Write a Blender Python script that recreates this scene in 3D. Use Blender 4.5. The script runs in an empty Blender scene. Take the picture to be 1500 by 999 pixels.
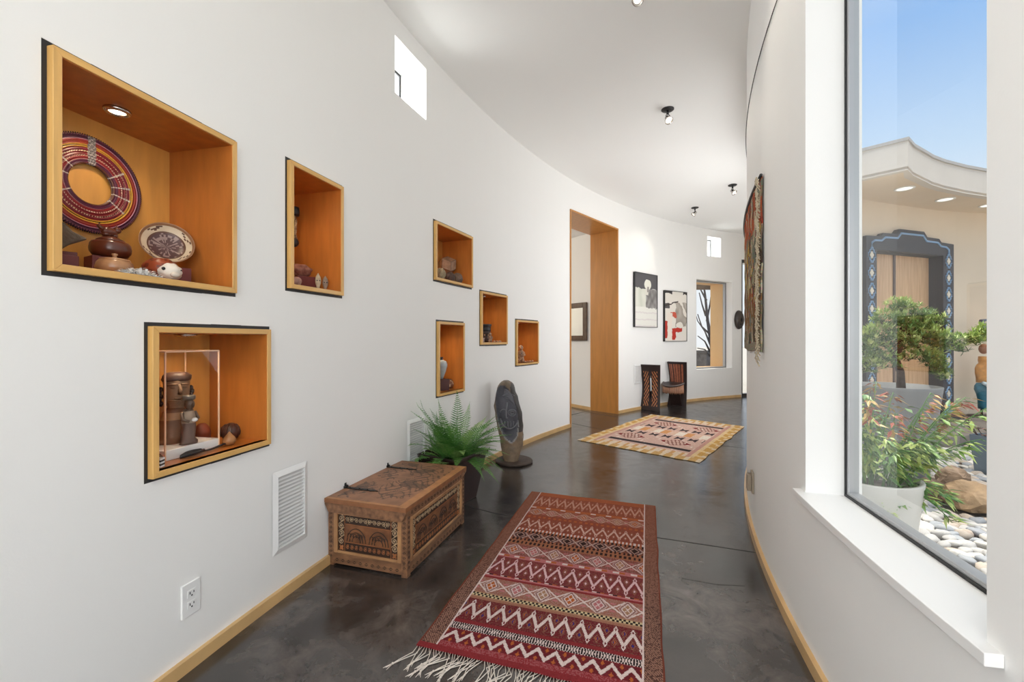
import bpy, math, random
import numpy as np
from math import sin, cos, pi, sqrt, atan2, hypot
from mathutils import Vector, Matrix, noise
random.seed(7); RNG = np.random.default_rng(7)
SC = bpy.context.scene
COL = SC.collection
# ---------------------------------------------------------------- camera (image taken as 1500 x 999)
F, YH, H = 640.0, 497.0, 1.15
cam = bpy.data.cameras.new('camera'); co = bpy.data.objects.new('camera', cam); COL.objects.link(co)
co.location = (0, 0, H); co.rotation_euler = (pi / 2, 0, 0)
cam.sensor_width = 36; cam.lens = F / 1500 * 36; cam.shift_y = -2.5 / 1500; cam.clip_start = .02
SC.camera = co
# ---------------------------------------------------------------- plan of the two curved walls
LC = (7.9 * H, -.52 * H); LCO = (10.52467861, -.71500302, 1.5308415, -.91971519)
RC = (8.45 * H, -.75 * H)
ZC = H * 2.83


def RL(t):
    tt = min(max(t, .12), 1.2)
    r = sum(c * tt ** i for i, c in enumerate(LCO))
    d = sum(i * c * tt ** (i - 1) for i, c in enumerate(LCO) if i)
    return r + d * (t - tt)


def RR(t): return 9.0106 - .0863 * t
def PL(t, off=0): r = RL(t) + off; return (LC[0] - r * cos(t), LC[1] + r * sin(t))
def PR(t, off=0): r = RR(t) + off; return (RC[0] - r * cos(t), RC[1] + r * sin(t))


def hit(fn, x, off=0, lo=-.1, hi=1.3, first=True):
    a = (x - 750) / F; prev = None
    n = 3000
    for i in range(n + 1):
        t = lo + (hi - lo) * i / n
        p = fn(t, off); g = p[0] - a * p[1]
        if prev is not None and prev * g <= 0 and p[1] > .1: return t, p[0], p[1]
        prev = g
    raise ValueError(x)


def zat(y, Y): return H - (y - YH) / F * Y
def floor_at(x, y, z=0.0): Y = (H - z) * F / (y - YH); return Vector(((x - 750) / F * Y, Y, z))
def at(x, y, Y): return Vector(((x - 750) / F * Y, Y, zat(y, Y)))


# ---------------------------------------------------------------- materials
def lin(c):
    return tuple(((v / 255) / 12.92 if v / 255 <= .04045 else ((v / 255 + .055) / 1.055) ** 2.4) for v in c)


def mat(name, c, rough=.5, metal=0, var=0, vscale=8, bump=0, bscale=60, stretch=None, spec=.5, emit=None, es=0, c2=None, attr=False, coat=0, trans=0):
    m = bpy.data.materials.new(name); m.use_nodes = True
    nt = m.node_tree; b = nt.nodes['Principled BSDF']; L = nt.links
    col = tuple(c) + (1,)
    b.inputs['Base Color'].default_value = col
    b.inputs['Roughness'].default_value = rough; b.inputs['Metallic'].default_value = metal
    b.inputs['Specular IOR Level'].default_value = spec
    if coat: b.inputs['Coat Weight'].default_value = coat; b.inputs['Coat Roughness'].default_value = .1
    if trans: b.inputs['Transmission Weight'].default_value = trans
    if emit: b.inputs['Emission Color'].default_value = tuple(emit) + (1,); b.inputs['Emission Strength'].default_value = es
    tc = nt.nodes.new('ShaderNodeTexCoord'); mp = nt.nodes.new('ShaderNodeMapping')
    L.new(tc.outputs['Object'], mp.inputs['Vector'])
    if stretch: mp.inputs['Scale'].default_value = stretch
    src = None
    if attr:
        a = nt.nodes.new('ShaderNodeAttribute'); a.attribute_name = 'Col'; src = a.outputs['Color']
        L.new(src, b.inputs['Base Color'])
    if var or c2:
        n = nt.nodes.new('ShaderNodeTexNoise'); n.inputs['Scale'].default_value = vscale; n.inputs['Detail'].default_value = 6
        L.new(mp.outputs[0], n.inputs['Vector'])
        mx = nt.nodes.new('ShaderNodeMix'); mx.data_type = 'RGBA'
        r = nt.nodes.new('ShaderNodeMapRange'); r.inputs['From Min'].default_value = .3; r.inputs['From Max'].default_value = .7
        L.new(n.outputs['Fac'], r.inputs['Value']); L.new(r.outputs[0], mx.inputs[0])
        o = c2 if c2 else tuple(v * (1 - var) for v in c)
        if attr:
            mx.blend_type = 'MULTIPLY'; L.new(src, mx.inputs[6]); mx.inputs[7].default_value = (1 - var,) * 3 + (1,)
        else:
            mx.inputs[6].default_value = col; mx.inputs[7].default_value = tuple(o) + (1,)
        L.new(mx.outputs[2], b.inputs['Base Color'])
    if bump:
        n2 = nt.nodes.new('ShaderNodeTexNoise'); n2.inputs['Scale'].default_value = bscale; n2.inputs['Detail'].default_value = 4
        L.new(mp.outputs[0], n2.inputs['Vector'])
        bp = nt.nodes.new('ShaderNodeBump'); bp.inputs['Strength'].default_value = bump; bp.inputs['Distance'].default_value = .01
        L.new(n2.outputs['Fac'], bp.inputs['Height']); L.new(bp.outputs[0], b.inputs['Normal'])
    return m


M = {}
M['paint'] = mat('white wall paint', (.86, .855, .835), .6, bump=.03, bscale=180, spec=.25)
M['ceil'] = mat('white ceiling paint', (.88, .875, .855), .75, spec=.2)
M['sill'] = mat('white sill paint', (.85, .85, .84), .35)
M['maple'] = mat('pale maple edge', lin((226, 178, 106)), .35, var=.18, vscale=5, stretch=(14, 14, 1.2), coat=.2)
M['mapleh'] = mat('pale maple rail', lin((226, 178, 106)), .35, var=.18, vscale=5, stretch=(1.2, 14, 14), coat=.2)
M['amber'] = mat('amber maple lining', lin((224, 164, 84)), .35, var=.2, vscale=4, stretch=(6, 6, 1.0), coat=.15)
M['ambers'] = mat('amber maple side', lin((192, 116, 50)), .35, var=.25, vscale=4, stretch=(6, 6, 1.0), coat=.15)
M['jamb'] = mat('maple door lining', lin((194, 132, 62)), .35, var=.22, vscale=3, stretch=(7, 7, .8), coat=.15)
M['base'] = mat('maple baseboard', lin((220, 180, 124)), .35, var=.2, vscale=6, coat=.2)
M['black'] = mat('black metal', (.012, .012, .013), .45)
M['blackp'] = mat('black paint', (.02, .02, .022), .5)
M['white'] = mat('white plastic', (.82, .82, .81), .35)
M['chrome'] = mat('brushed nickel', (.62, .58, .54), .25, 1)
M['dark'] = mat('dark void', (.03, .03, .03), .8)
M['lens'] = mat('lamp lens', (.9, .85, .75), .3, emit=(1, .86, .66), es=9)
M['ceramic'] = mat('painted ceramic', (.5, .5, .5), .35, attr=True, var=.15, vscale=30)
M['weave'] = mat('wool weave', (.5, .5, .5), .95, attr=True, spec=.1, bump=.25, bscale=300)
M['art'] = mat('painted paper', (.5, .5, .5), .8, attr=True, spec=.15)
M['carve'] = mat('painted carved wood', (.5, .5, .5), .5, attr=True, var=.3, vscale=25)
M['stoneattr'] = mat('carved stone', (.5, .5, .5), .5, attr=True, var=.45, vscale=14, bump=.35, bscale=45)


def floor_mat():
    m = bpy.data.materials.new('stained polished concrete'); m.use_nodes = True
    nt = m.node_tree; b = nt.nodes['Principled BSDF']; L = nt.links
    tc = nt.nodes.new('ShaderNodeTexCoord')
    n1 = nt.nodes.new('ShaderNodeTexNoise'); n1.inputs['Scale'].default_value = 1.7; n1.inputs['Detail'].default_value = 9; n1.inputs['Roughness'].default_value = .62; n1.inputs['Distortion'].default_value = .6
    n2 = nt.nodes.new('ShaderNodeTexNoise'); n2.inputs['Scale'].default_value = 7; n2.inputs['Detail'].default_value = 8; n2.inputs['Roughness'].default_value = .7; n2.inputs['Distortion'].default_value = 1.0
    for n in (n1, n2): L.new(tc.outputs['Object'], n.inputs['Vector'])
    r1 = nt.nodes.new('ShaderNodeValToRGB'); e = r1.color_ramp.elements
    e[0].position = .30; e[0].color = (.012, .0108, .0108, 1)
    e[1].position = .72; e[1].color = (.125, .112, .105, 1)
    k = e.new(.5); k.color = (.046, .040, .037, 1)
    L.new(n1.outputs['Fac'], r1.inputs['Fac'])
    r2 = nt.nodes.new('ShaderNodeValToRGB'); e = r2.color_ramp.elements
    e[0].position = .35; e[0].color = (.55, .53, .52, 1); e[1].position = .75; e[1].color = (1.6, 1.5, 1.45, 1)
    L.new(n2.outputs['Fac'], r2.inputs['Fac'])
    mx = nt.nodes.new('ShaderNodeMix'); mx.data_type = 'RGBA'; mx.blend_type = 'MULTIPLY'; mx.inputs[0].default_value = 1
    L.new(r1.outputs[0], mx.inputs[6]); L.new(r2.outputs[0], mx.inputs[7]); L.new(mx.outputs[2], b.inputs['Base Color'])
    mr = nt.nodes.new('ShaderNodeMapRange'); mr.inputs['From Min'].default_value = .3; mr.inputs['From Max'].default_value = .7
    mr.inputs['To Min'].default_value = .12; mr.inputs['To Max'].default_value = .27
    L.new(n2.outputs['Fac'], mr.inputs['Value']); L.new(mr.outputs[0], b.inputs['Roughness'])
    b.inputs['Specular IOR Level'].default_value = 1.0
    bp = nt.nodes.new('ShaderNodeBump'); bp.inputs['Strength'].default_value = .04; bp.inputs['Distance'].default_value = .02
    L.new(n2.outputs['Fac'], bp.inputs['Height']); L.new(bp.outputs[0], b.inputs['Normal'])
    return m


def glass_mat(name, refl=.9, base=.05, gain=.9, tint=(.96, .98, .97)):
    m = bpy.data.materials.new(name); m.use_nodes = True
    nt = m.node_tree; nt.nodes.clear(); L = nt.links
    o = nt.nodes.new('ShaderNodeOutputMaterial'); mx = nt.nodes.new('ShaderNodeMixShader')
    t = nt.nodes.new('ShaderNodeBsdfTransparent'); t.inputs[0].default_value = tint + (1,)
    g = nt.nodes.new('ShaderNodeBsdfGlossy'); g.inputs['Roughness'].default_value = .01; g.inputs[0].default_value = (refl, refl, refl, 1)
    lw = nt.nodes.new('ShaderNodeLayerWeight'); lw.inputs['Blend'].default_value = .5
    pw = nt.nodes.new('ShaderNodeMath'); pw.operation = 'POWER'; pw.inputs[1].default_value = 4.2; L.new(lw.outputs['Facing'], pw.inputs[0])
    ma = nt.nodes.new('ShaderNodeMath'); ma.operation = 'MULTIPLY_ADD'; ma.inputs[1].default_value = gain; ma.inputs[2].default_value = base; ma.use_clamp = True; L.new(pw.outputs[0], ma.inputs[0])
    L.new(ma.outputs[0], mx.inputs[0]); L.new(t.outputs[0], mx.inputs[1]); L.new(g.outputs[0], mx.inputs[2]); L.new(mx.outputs[0], o.inputs[0])
    return m


M['floor'] = floor_mat()
M['glass'] = glass_mat('window glass')
M['acrylic'] = glass_mat('clear acrylic', base=.012, gain=.3, tint=(.97, .95, .93))
M['mirror'] = mat('mirror', (.85, .85, .83), .03, 1)

# ---------------------------------------------------------------- mesh builder
class MB:
    def __init__(s): s.v = []; s.f = []; s.m = []; s.s = []; s.c = []

    def add(s, vs, fs, mi=0, smooth=False, X=None, col=None):
        k = len(s.v)
        s.v += [tuple(X @ Vector(v)) for v in vs] if X is not None else [tuple(v) for v in vs]
        for f in fs:
            s.f.append(tuple(i + k for i in f)); s.m.append(mi); s.s.append(smooth); s.c.append(col)
        return s

    def box(s, x0, x1, y0, y1, z0, z1, mi=0, X=None, col=None):
        v = [(x, y, z) for z in (z0, z1) for y in (y0, y1) for x in (x0, x1)]
        return s.add(v, [(0, 2, 3, 1), (4, 5, 7, 6), (0, 1, 5, 4), (2, 6, 7, 3), (0, 4, 6, 2), (1, 3, 7, 5)], mi, False, X, col)

    def prism(s, pts, a, b, axis='y', mi=0, X=None, smooth=False, col=None):
        n = len(pts)
        def mk(p, d): return {'y': (p[0], d, p[1]), 'z': (p[0], p[1], d), 'x': (d, p[0], p[1])}[axis]
        v = [mk(p, a) for p in pts] + [mk(p, b) for p in pts]
        s.add(v, [tuple(range(n)), tuple(range(2 * n - 1, n - 1, -1))], mi, False, X, col)
        k = len(s.v) - 2 * n
        for i in range(n):
            j = (i + 1) % n
            s.f.append((k + i, k + n + i, k + n + j, k + j)); s.m.append(mi); s.s.append(smooth); s.c.append(col)
        return s

    def lathe(s, prof, n=28, c=(0, 0, 0), mi=0, X=None, smooth=True, cols=None, sq=1.0):
        v = []; f = []
        for r, z in prof:
            for i in range(n):
                a = 2 * pi * i / n
                v.append((c[0] + r * cos(a), c[1] + r * sin(a) * sq, c[2] + z))
        base = len(s.f)
        for k in range(len(prof) - 1):
            for i in range(n):
                j = (i + 1) % n
                f.append((k * n + i, k * n + j, (k + 1) * n + j, (k + 1) * n + i))
        s.add(v, f, mi, smooth, X)
        if cols:
            for q in range(len(f)): s.c[base + q] = cols(q // n, q % n)
        k0 = len(s.v) - len(v)
        c0 = cols(0, 0) if cols else None; c1 = cols(len(prof) - 2, 0) if cols else None
        if prof[0][0] > 1e-4: s.f.append(tuple(k0 + i for i in range(n - 1, -1, -1))); s.m.append(mi); s.s.append(False); s.c.append(c0)
        if prof[-1][0] > 1e-4: s.f.append(tuple(k0 + (len(prof) - 1) * n + i for i in range(n))); s.m.append(mi); s.s.append(False); s.c.append(c1)
        return s

    def tube(s, path, r, n=6, mi=0, X=None, flat=1.0, col=None, closed=False):
        P = [Vector(p) for p in path]; v = []; f = []; N = len(P)
        up = Vector((0, 0, 1))
        for i, p in enumerate(P):
            if closed: d = P[(i + 1) % N] - P[i - 1]
            else: d = P[min(i + 1, N - 1)] - P[max(i - 1, 0)]
            if d.length < 1e-9: d = Vector((0, 0, 1))
            d.normalize()
            a = d.cross(up) if abs(d.z) < .95 else d.cross(Vector((1, 0, 0)))
            a.normalize(); b = d.cross(a)
            rr = r[i] if isinstance(r, (list, tuple)) else r
            for k in range(n):
                t = 2 * pi * k / n
                v.append(tuple(p + a * (cos(t) * rr) + b * (sin(t) * rr * flat)))
        for i in range(N if closed else N - 1):
            i2 = (i + 1) % N
            for k in range(n):
                j = (k + 1) % n
                f.append((i * n + k, i * n + j, i2 * n + j, i2 * n + k))
        if not closed: f += [tuple(range(n - 1, -1, -1)), tuple((N - 1) * n + k for k in range(n))]
        return s.add(v, f, mi, True, X, col)

    def ball(s, c, r, n=16, m=10, mi=0, X=None, bump=0, bs=3, seed=0, col=None, smooth=True, cfn=None):
        rx, ry, rz = (r, r, r) if isinstance(r, (int, float)) else r
        v = []; f = []
        for k in range(m + 1):
            ph = -pi / 2 + pi * k / m
            for i in range(n):
                th = 2 * pi * i / n
                d = Vector((cos(ph) * cos(th), cos(ph) * sin(th), sin(ph)))
                q = 1 + (bump * noise.noise(d * bs + Vector((seed * 7.1, seed * 3.3, seed))) if bump else 0)
                v.append((c[0] + d.x * rx * q, c[1] + d.y * ry * q, c[2] + d.z * rz * q))
        for k in range(m):
            for i in range(n):
                j = (i + 1) % n
                f.append((k * n + i, k * n + j, (k + 1) * n + j, (k + 1) * n + i))
        b = len(s.f)
        s.add(v, f, mi, smooth, X, col)
        if cfn:
            for q in range(len(f)): s.c[b + q] = cfn(q // n / m, q % n / n)
        return s

    def grid(s, nu, nv, pos, mi=0, X=None, cfn=None, skip=None, smooth=False):
        v = [pos(i / nu, j / nv) for j in range(nv + 1) for i in range(nu + 1)]
        f = []; c = []
        for j in range(nv):
            for i in range(nu):
                u, w = (i + .5) / nu, (j + .5) / nv
                if skip and skip(u, w): continue
                a = j * (nu + 1) + i
                f.append((a, a + 1, a + nu + 2, a + nu + 1)); c.append(cfn(u, w) if cfn else None)
        b = len(s.f); s.add(v, f, mi, smooth, X)
        for q, k in enumerate(c): s.c[b + q] = k
        return s

    def build(s, name, mats, parent=None, X=None, bevel=0, solid=0, off=-1, subd=0):
        me = bpy.data.meshes.new(name); me.from_pydata(s.v, [], s.f)
        if not isinstance(mats, (list, tuple)): mats = [mats]
        for q in mats: me.materials.append(q)
        me.polygons.foreach_set('material_index', s.m); me.polygons.foreach_set('use_smooth', s.s)
        if any(c is not None for c in s.c):
            at_ = me.color_attributes.new('Col', 'FLOAT_COLOR', 'CORNER')
            data = []
            for f, c in zip(s.f, s.c):
                c = c or (.5, .5, .5)
                data += [c[0], c[1], c[2], 1.0] * len(f)
            at_.data.foreach_set('color', data)
        me.update()
        return link(name, me, parent, X, bevel, solid, off, subd)


def link(name, me, parent=None, X=None, bevel=0, solid=0, off=-1, subd=0):
    o = bpy.data.objects.new(name, me); COL.objects.link(o)
    if parent: o.parent = parent
    if X is not None: o.matrix_basis = X
    if solid: q = o.modifiers.new('solid', 'SOLIDIFY'); q.thickness = solid; q.offset = off
    if bevel: q = o.modifiers.new('bevel', 'BEVEL'); q.width = bevel; q.segments = 2; q.limit_method = 'ANGLE'; q.angle_limit = .6
    if subd: q = o.modifiers.new('sub', 'SUBSURF'); q.levels = subd; q.render_levels = subd
    return o


def tag(o, label, cat, group=None, kind=None):
    o['label'] = label; o['category'] = cat
    if group: o['group'] = group
    if kind: o['kind'] = kind
    return o


def struct(o): o['kind'] = 'structure'; return o


def thing(name, label, cat, X=None, group=None):
    o = bpy.data.objects.new(name, None); COL.objects.link(o); o.empty_display_size = .05
    if X is not None: o.matrix_basis = X
    return tag(o, label, cat, group)


def T(x, y, z): return Matrix.Translation((x, y, z))
def RZ(a): return Matrix.Rotation(a, 4, 'Z')


def basis(o, ux, uy):
    n = (-uy, ux)
    return Matrix(((ux, n[0], 0, o[0]), (uy, n[1], 0, o[1]), (0, 0, 1, o[2]), (0, 0, 0, 1)))


def frameL(xl, xr, zb):
    a = hit(PL, xl); b = hit(PL, xr)
    ux, uy = b[1] - a[1], b[2] - a[2]; w = hypot(ux, uy)
    X = basis(((a[1] + b[1]) / 2, (a[2] + b[2]) / 2, zb), ux / w, uy / w)
    return X, w, a[0], b[0]


# ---------------------------------------------------------------- curved wall with holes
def curved_wall(name, P, T_, t0, t1, zt, holes, step=.02, z0=0.0):
    """holes: (ta, tb, za, zb, through). T_>0 outward from the centre, <0 inward."""
    ts = {t0, t1} | {h[0] for h in holes} | {h[1] for h in holes}
    n = int((t1 - t0) / step)
    for i in range(n):
        t = t0 + (t1 - t0) * i / n
        if all(abs(t - q) > .006 for q in ts): ts.add(t)
    ts = sorted(ts); zs = sorted({z0, zt} | {h[2] for h in holes} | {h[3] for h in holes})
    mb = MB(); nt, nz = len(ts), len(zs)
    v = [(*P(t, 0), z) for t in ts for z in zs] + [(*P(t, T_), z) for t in ts for z in zs]
    O = nt * nz
    def hole(i, j):
        if not (0 <= i < nt - 1 and 0 <= j < nz - 1): return None
        tc = (ts[i] + ts[i + 1]) / 2; zc = (zs[j] + zs[j + 1]) / 2
        for h in holes:
            if h[0] < tc < h[1] and h[2] < zc < h[3]: return h
    f = []
    for i in range(nt - 1):
        for j in range(nz - 1):
            a, b, c, d = i * nz + j, (i + 1) * nz + j, (i + 1) * nz + j + 1, i * nz + j + 1
            h = hole(i, j)
            if not h: f.append((a, b, c, d))
            if not h or not h[4]: f.append((O + a, O + d, O + c, O + b))
            if h:
                if not hole(i - 1, j): f.append((a, d, O + d, O + a))
                if not hole(i + 1, j): f.append((b, O + b, O + c, c))
                if not hole(i, j - 1) and zs[j] > z0: f.append((a, O + a, O + b, b))
                if not hole(i, j + 1): f.append((d, c, O + c, O + d))
    for i in range(nt - 1):
        a, b = i * nz, (i + 1) * nz
        f.append((a + nz - 1, b + nz - 1, O + b + nz - 1, O + a + nz - 1))
    for j in range(nz - 1):
        f.append((j, j + 1, O + j + 1, O + j)); k = (nt - 1) * nz
        f.append((k + j, O + k + j, O + k + j + 1, k + j + 1))
    mb.add(v, f)
    return struct(mb.build(name, M['paint']))


# niches: name -> (xl, xr, z_top, z_bottom, label)
NI = {
 'N1': (60, 345, 1.930, 1.316, 'large square maple wall niche, upper left, holding the beaded collar'),
 'N2': (417, 501, 1.976, 1.369, 'tall narrow maple wall niche right of the large upper one'),
 'N3': (634, 691, 2.056, 1.586, 'small maple wall niche holding the faceted ball, above the fern'),
 'N4': (638, 679, 1.300, .702, 'tall narrow maple wall niche with the pale vase, just above the fern'),
 'N5': (702, 742, 1.602, 1.088, 'small maple wall niche with the dark stacked pot, middle of the far group'),
 'N6': (754, 788, 1.368, .860, 'smallest maple wall niche in view, nearest the tall wooden doorway'),
 'N7': (210, 394, 1.205, .691, 'square maple wall niche, lower left, with the clear display case'),
}
TL_ = .48
holesL = []
NX = {}
for k, (xl, xr, zt, zb, lab) in NI.items():
    X, w, ta, tb = frameL(xl, xr, zb); NX[k] = (X, w, zt - zb, lab)
    holesL.append((ta, tb, zb, zt, False))
tcl = (hit(PL, 578)[0], hit(PL, 624)[0]); holesL.append((*tcl, 2.748, 3.122, True))
tc2 = (hit(PL, 1036)[0], hit(PL, 1056)[0]); holesL.append((*tc2, 2.74, 3.114, True))
tfw = (hit(PL, 1020)[0], hit(PL, 1072)[0]); holesL.append((*tfw, .585, 2.277, True))
tdo = (hit(PL, 834.5)[0], hit(PL, 905)[0]); holesL.append((*tdo, 0.0, 2.857, True))
tgd = (1.121, 1.27); holesL.append((*tgd, 0.0, 2.75, True))
T0, T1 = -.42, 1.36
holesL.append((-.30, -.10, .589, 2.75, True)); tlw = holesL[-1]  # unseen opening added behind the camera to light the right wall
curved_wall('wall_left', PL, TL_, T0, T1, ZC + .05, holesL)
TR_ = -.175
twn = (hit(PR, 1447)[0], hit(PR, 1180)[0])
holesR = [(*twn, .589, 2.75, True), (.50, .60, .589, 2.75, True), (.66, .76, .589, 2.75, True), (.86, .97, .589, 2.75, True), (-.16, -.02, .589, 2.75, True), (-.36, -.22, .589, 2.75, True)]  # all after the first are unseen openings added to light the hall
curved_wall('wall_right', PR, TR_, T0, 1.12, ZC + .05, holesR)

# floor, ceiling
def strip(f0, f1, ta, tb, z, n=60):
    v = []; 
    for i in range(n + 1):
        t = ta + (tb - ta) * i / n
        v += [(*f0(t), z), (*f1(t), z)]
    return v, [(2 * i, 2 * i + 1, 2 * i + 3, 2 * i + 2) for i in range(n)]

J = Vector((*PL(tdo[1], TL_), 0)); Jd = Vector((-.555, .832, 0)); Jn = Vector((-.832, -.555, 0))   # side wall of the room behind the doorway
K = Vector((*PL(tdo[0], TL_), 0))
mb = MB()
v, f = strip(lambda t: PL(t, TL_), lambda t: PR(t, TR_), T0, T1, 0.0); mb.add(v, [q[::-1] for q in f])
a, b = J + Jn * .01, J + Jd * 4.5; c = b + Jn * 4.2; d = c - Jd * 4.5
mb.add([a, b, c, d, K], [(0, 1, 2, 3, 4)])
def joint(mb, pts, w=.004):
    P = [floor_at(*p, .0012) for p in pts]
    for i in range(len(P) - 1):
        d = (P[i + 1] - P[i]).normalized(); n = Vector((-d.y, d.x, 0)) * w / 2
        mb.add([P[i] - n, P[i + 1] - n, P[i + 1] + n, P[i] + n], [(0, 1, 2, 3)], 1)
joint(mb, [(679, 740), (727, 752), (962, 787), (1107, 809)], .006)
joint(mb, [(965, 838), (1000, 847), (1050, 856), (1091, 858)], .0025)
joint(mb, [(838, 620), (905, 634), (1090, 656.5)], .008)
joint(mb, [(838, 597.5), (872, 606), (905, 611)], .01)
struct(mb.build('floor', [M['floor'], M['dark']]))
mb = MB()
v, f = strip(lambda t: PL(t, TL_), lambda t: PR(t, TR_), T0, T1, ZC); mb.add(v, f)
v, f = strip(lambda t: PL(t, TL_), lambda t: PR(t, TR_), T0, T1, ZC + .22); mb.add(v, f)
struct(mb.build('ceiling', M['ceil']))
mb = MB(); mb.add([J + Jn * .01 + Vector((0, 0, 2.93)), J + Jd * 4.5 + Vector((0, 0, 2.93)), c + Vector((0, 0, 2.93)), d + Vector((0, 0, 2.93)), K + Vector((0, 0, 2.93))], [(0, 1, 2, 3, 4)])
struct(mb.build('ceiling', M['ceil'], solid=.1, off=0))
# room behind the doorway
def flat_wall(name, p, q, h, th=.1, z0=0, m=None):
    p, q = Vector(p), Vector(q); d = (q - p).normalized(); n = Vector((-d.y, d.x, 0)) * th
    mb = MB(); mb.add([p, q, q + n, p + n] + [x + Vector((0, 0, h)) for x in (p, q, q + n, p + n)], [(3, 2, 1, 0), (4, 5, 6, 7), (0, 1, 5, 4), (1, 2, 6, 5), (2, 3, 7, 6), (3, 0, 4, 7)])
    return struct(mb.build(name, m or M['paint'], X=T(0, 0, z0)))
flat_wall('wall_study', J + Jd * 4.5, J, 2.93)
flat_wall('wall_study_back', J + Jd * 4.5 + Jn * 4.2, J + Jd * 4.5, 2.93)
flat_wall('wall_study_end', d, J + Jd * 4.5 + Jn * 4.2, 2.93)
mb = MB(); e0 = J + Jn * .012; e1 = J + Jd * 4.4 + Jn * .012
mb.add([e0, e1, e1 + Jn * .016, e0 + Jn * .016] + [x + Vector((0, 0, .05)) for x in (e0, e1, e1 + Jn * .016, e0 + Jn * .016)], [(0, 1, 5, 4), (3, 2, 6, 7), (4, 5, 6, 7), (0, 3, 7, 4)])
struct(mb.build('baseboard_study', M['base']))
# far end wall and rear wall with an unseen opening added for fill light
flat_wall('wall_end', (*PR(1.12, TR_), 0), (*PR(1.12, 0), 0), ZC)
flat_wall('wall_far', (*PL(T1, .3), 0), (*PR(T1, TR_), 0), ZC)
pa, pb = Vector((*PL(T0), 0)), Vector((*PR(T0), 0)); dd = (pb - pa)
flat_wall('wall_rear', pb, pb - dd * .12, ZC); flat_wall('wall_rear_left', pa + dd * .12, pa, ZC)
flat_wall('wall_rear_head', pa + dd * .88, pa + dd * .12, .5, z0=ZC - .5)

# baseboards
def baseboard(name, P, sgn, ta, tb, hgt=.046, th=.018):
    mb = MB(); n = max(8, int((tb - ta) * 60)); v = []
    for i in range(n + 1):
        t = ta + (tb - ta) * i / n
        q0 = P(t, 0); q1 = P(t, sgn * th)
        v += [(*q0, 0.0), (*q1, 0.0), (*q1, hgt), (*q0, hgt)]
    f = []
    for i in range(n):
        a = 4 * i; b = a + 4
        f += [(a + 1, b + 1, b + 2, a + 2), (a + 2, b + 2, b + 3, a + 3)]
    f += [(0, 1, 2, 3), (4 * n, 4 * n + 3, 4 * n + 2, 4 * n + 1)]
    mb.add(v, f); return struct(mb.build(name, M['base']))
baseboard('baseboard_left', PL, -1, T0, tdo[0] - .0015)
baseboard('baseboard_left_far', PL, -1, tdo[1] + .0015, tgd[0] - .003)
baseboard('baseboard_right', PR, 1, T0, 1.12)

# door lining (wood)
def radial_box(mb, P, ta, tb, o0, o1, z0, z1, mi=0):
    q = [P(ta, o0), P(tb, o0), P(tb, o1), P(ta, o1)]
    v = [(*p, z0) for p in q] + [(*p, z1) for p in q]
    mb.add(v, [(0, 1, 2, 3), (4, 7, 6, 5), (0, 4, 5, 1), (1, 5, 6, 2), (2, 6, 7, 3), (3, 7, 4, 0)], mi)
dt = .022 / 10.4
dl = bpy.data.objects.new('door_1', None); COL.objects.link(dl); dl.matrix_basis = T(*PL((tdo[0] + tdo[1]) / 2), 0); dl['kind'] = 'structure'
INV = dl.matrix_basis.inverted()
for nm, (ta, tb, za, zb) in {'jamb_lining': (tdo[1] - dt, tdo[1], 0, 2.857), 'jamb_lining_': (tdo[0], tdo[0] + dt, 0, 2.857), 'head_lining': (tdo[0] + dt, tdo[1] - dt, 2.835, 2.857)}.items():
    mb = MB(); radial_box(mb, lambda t, o: PL(t, o), ta, tb, -.012, TL_ + .01, za, zb); mb.build(nm.rstrip('_'), M['jamb'], dl, INV)

# windows
def window(name, P, ta, tb, o, z0, z1, fw=.035, fd=.05, fm=None, glass=True, sgn=1, gasket=True):
    """flat frame + glass set back from the wall face by o (signed offset)"""
    a = Vector((*P(ta, o), 0)); b = Vector((*P(tb, o), 0)); u = (b - a); w = u.length; u.normalize()
    X = basis((*((a + b) / 2).xy, z0), u.x, u.y)           # local +Y: outward from curve centre
    r = bpy.data.objects.new(name, None); COL.objects.link(r); r.matrix_basis = X; r['kind'] = 'structure'
    h = z1 - z0; hw = w / 2; s = 1 if o > 0 else -1
    y0, y1 = (0, fd) if s > 0 else (-fd, 0)
    mb = MB()
    mb.box(-hw, -hw + fw, y0, y1, 0, h); mb.box(hw - fw, hw, y0, y1, 0, h); mb.box(-hw + fw, hw - fw, y0, y1, 0, fw); mb.box(-hw + fw, hw - fw, y0, y1, h - fw, h)
    mb.build('window_frame', fm or M['alu'], r, bevel=.003)
    if gasket:
        g = .009; yy = (y0 - .004, y0) if s > 0 else (y1, y1 + .004)
        mb = MB(); mb.box(-hw, -hw + g, *yy, 0, h); mb.box(hw - g, hw, *yy, 0, h); mb.box(-hw + g, hw - g, *yy, 0, g); mb.box(-hw + g, hw - g, *yy, h - g, h)
        mb.build('gasket', M['black'], r)
    if glass:
        ym = (y0 + y1) / 2; mb = MB(); mb.add([(-hw + fw, ym, fw), (hw - fw, ym, fw), (hw - fw, ym, h - fw), (-hw + fw, ym, h - fw)], [(0, 1, 2, 3)])
        mb.build('pane', M['glass'], r)
    return r, X, w
M['alu'] = mat('grey window frame', (.42, .43, .44), .35, .3)
M['alud'] = mat('dark window frame', (.06, .06, .065), .4, .3)
window('window_1', PR, twn[0], twn[1], -.125, .589, 2.75, fw=.020, fd=.034)
window('window_2', PL, tfw[0], tfw[1], .136, .585, 2.277, fm=M['alu'], fw=.025)
window('window_3', PL, tcl[0], tcl[1], .225, 2.748, 3.122, fw=.02)
window('window_4', PL, tc2[0], tc2[1], .225, 2.74, 3.114, fw=.02)
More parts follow.
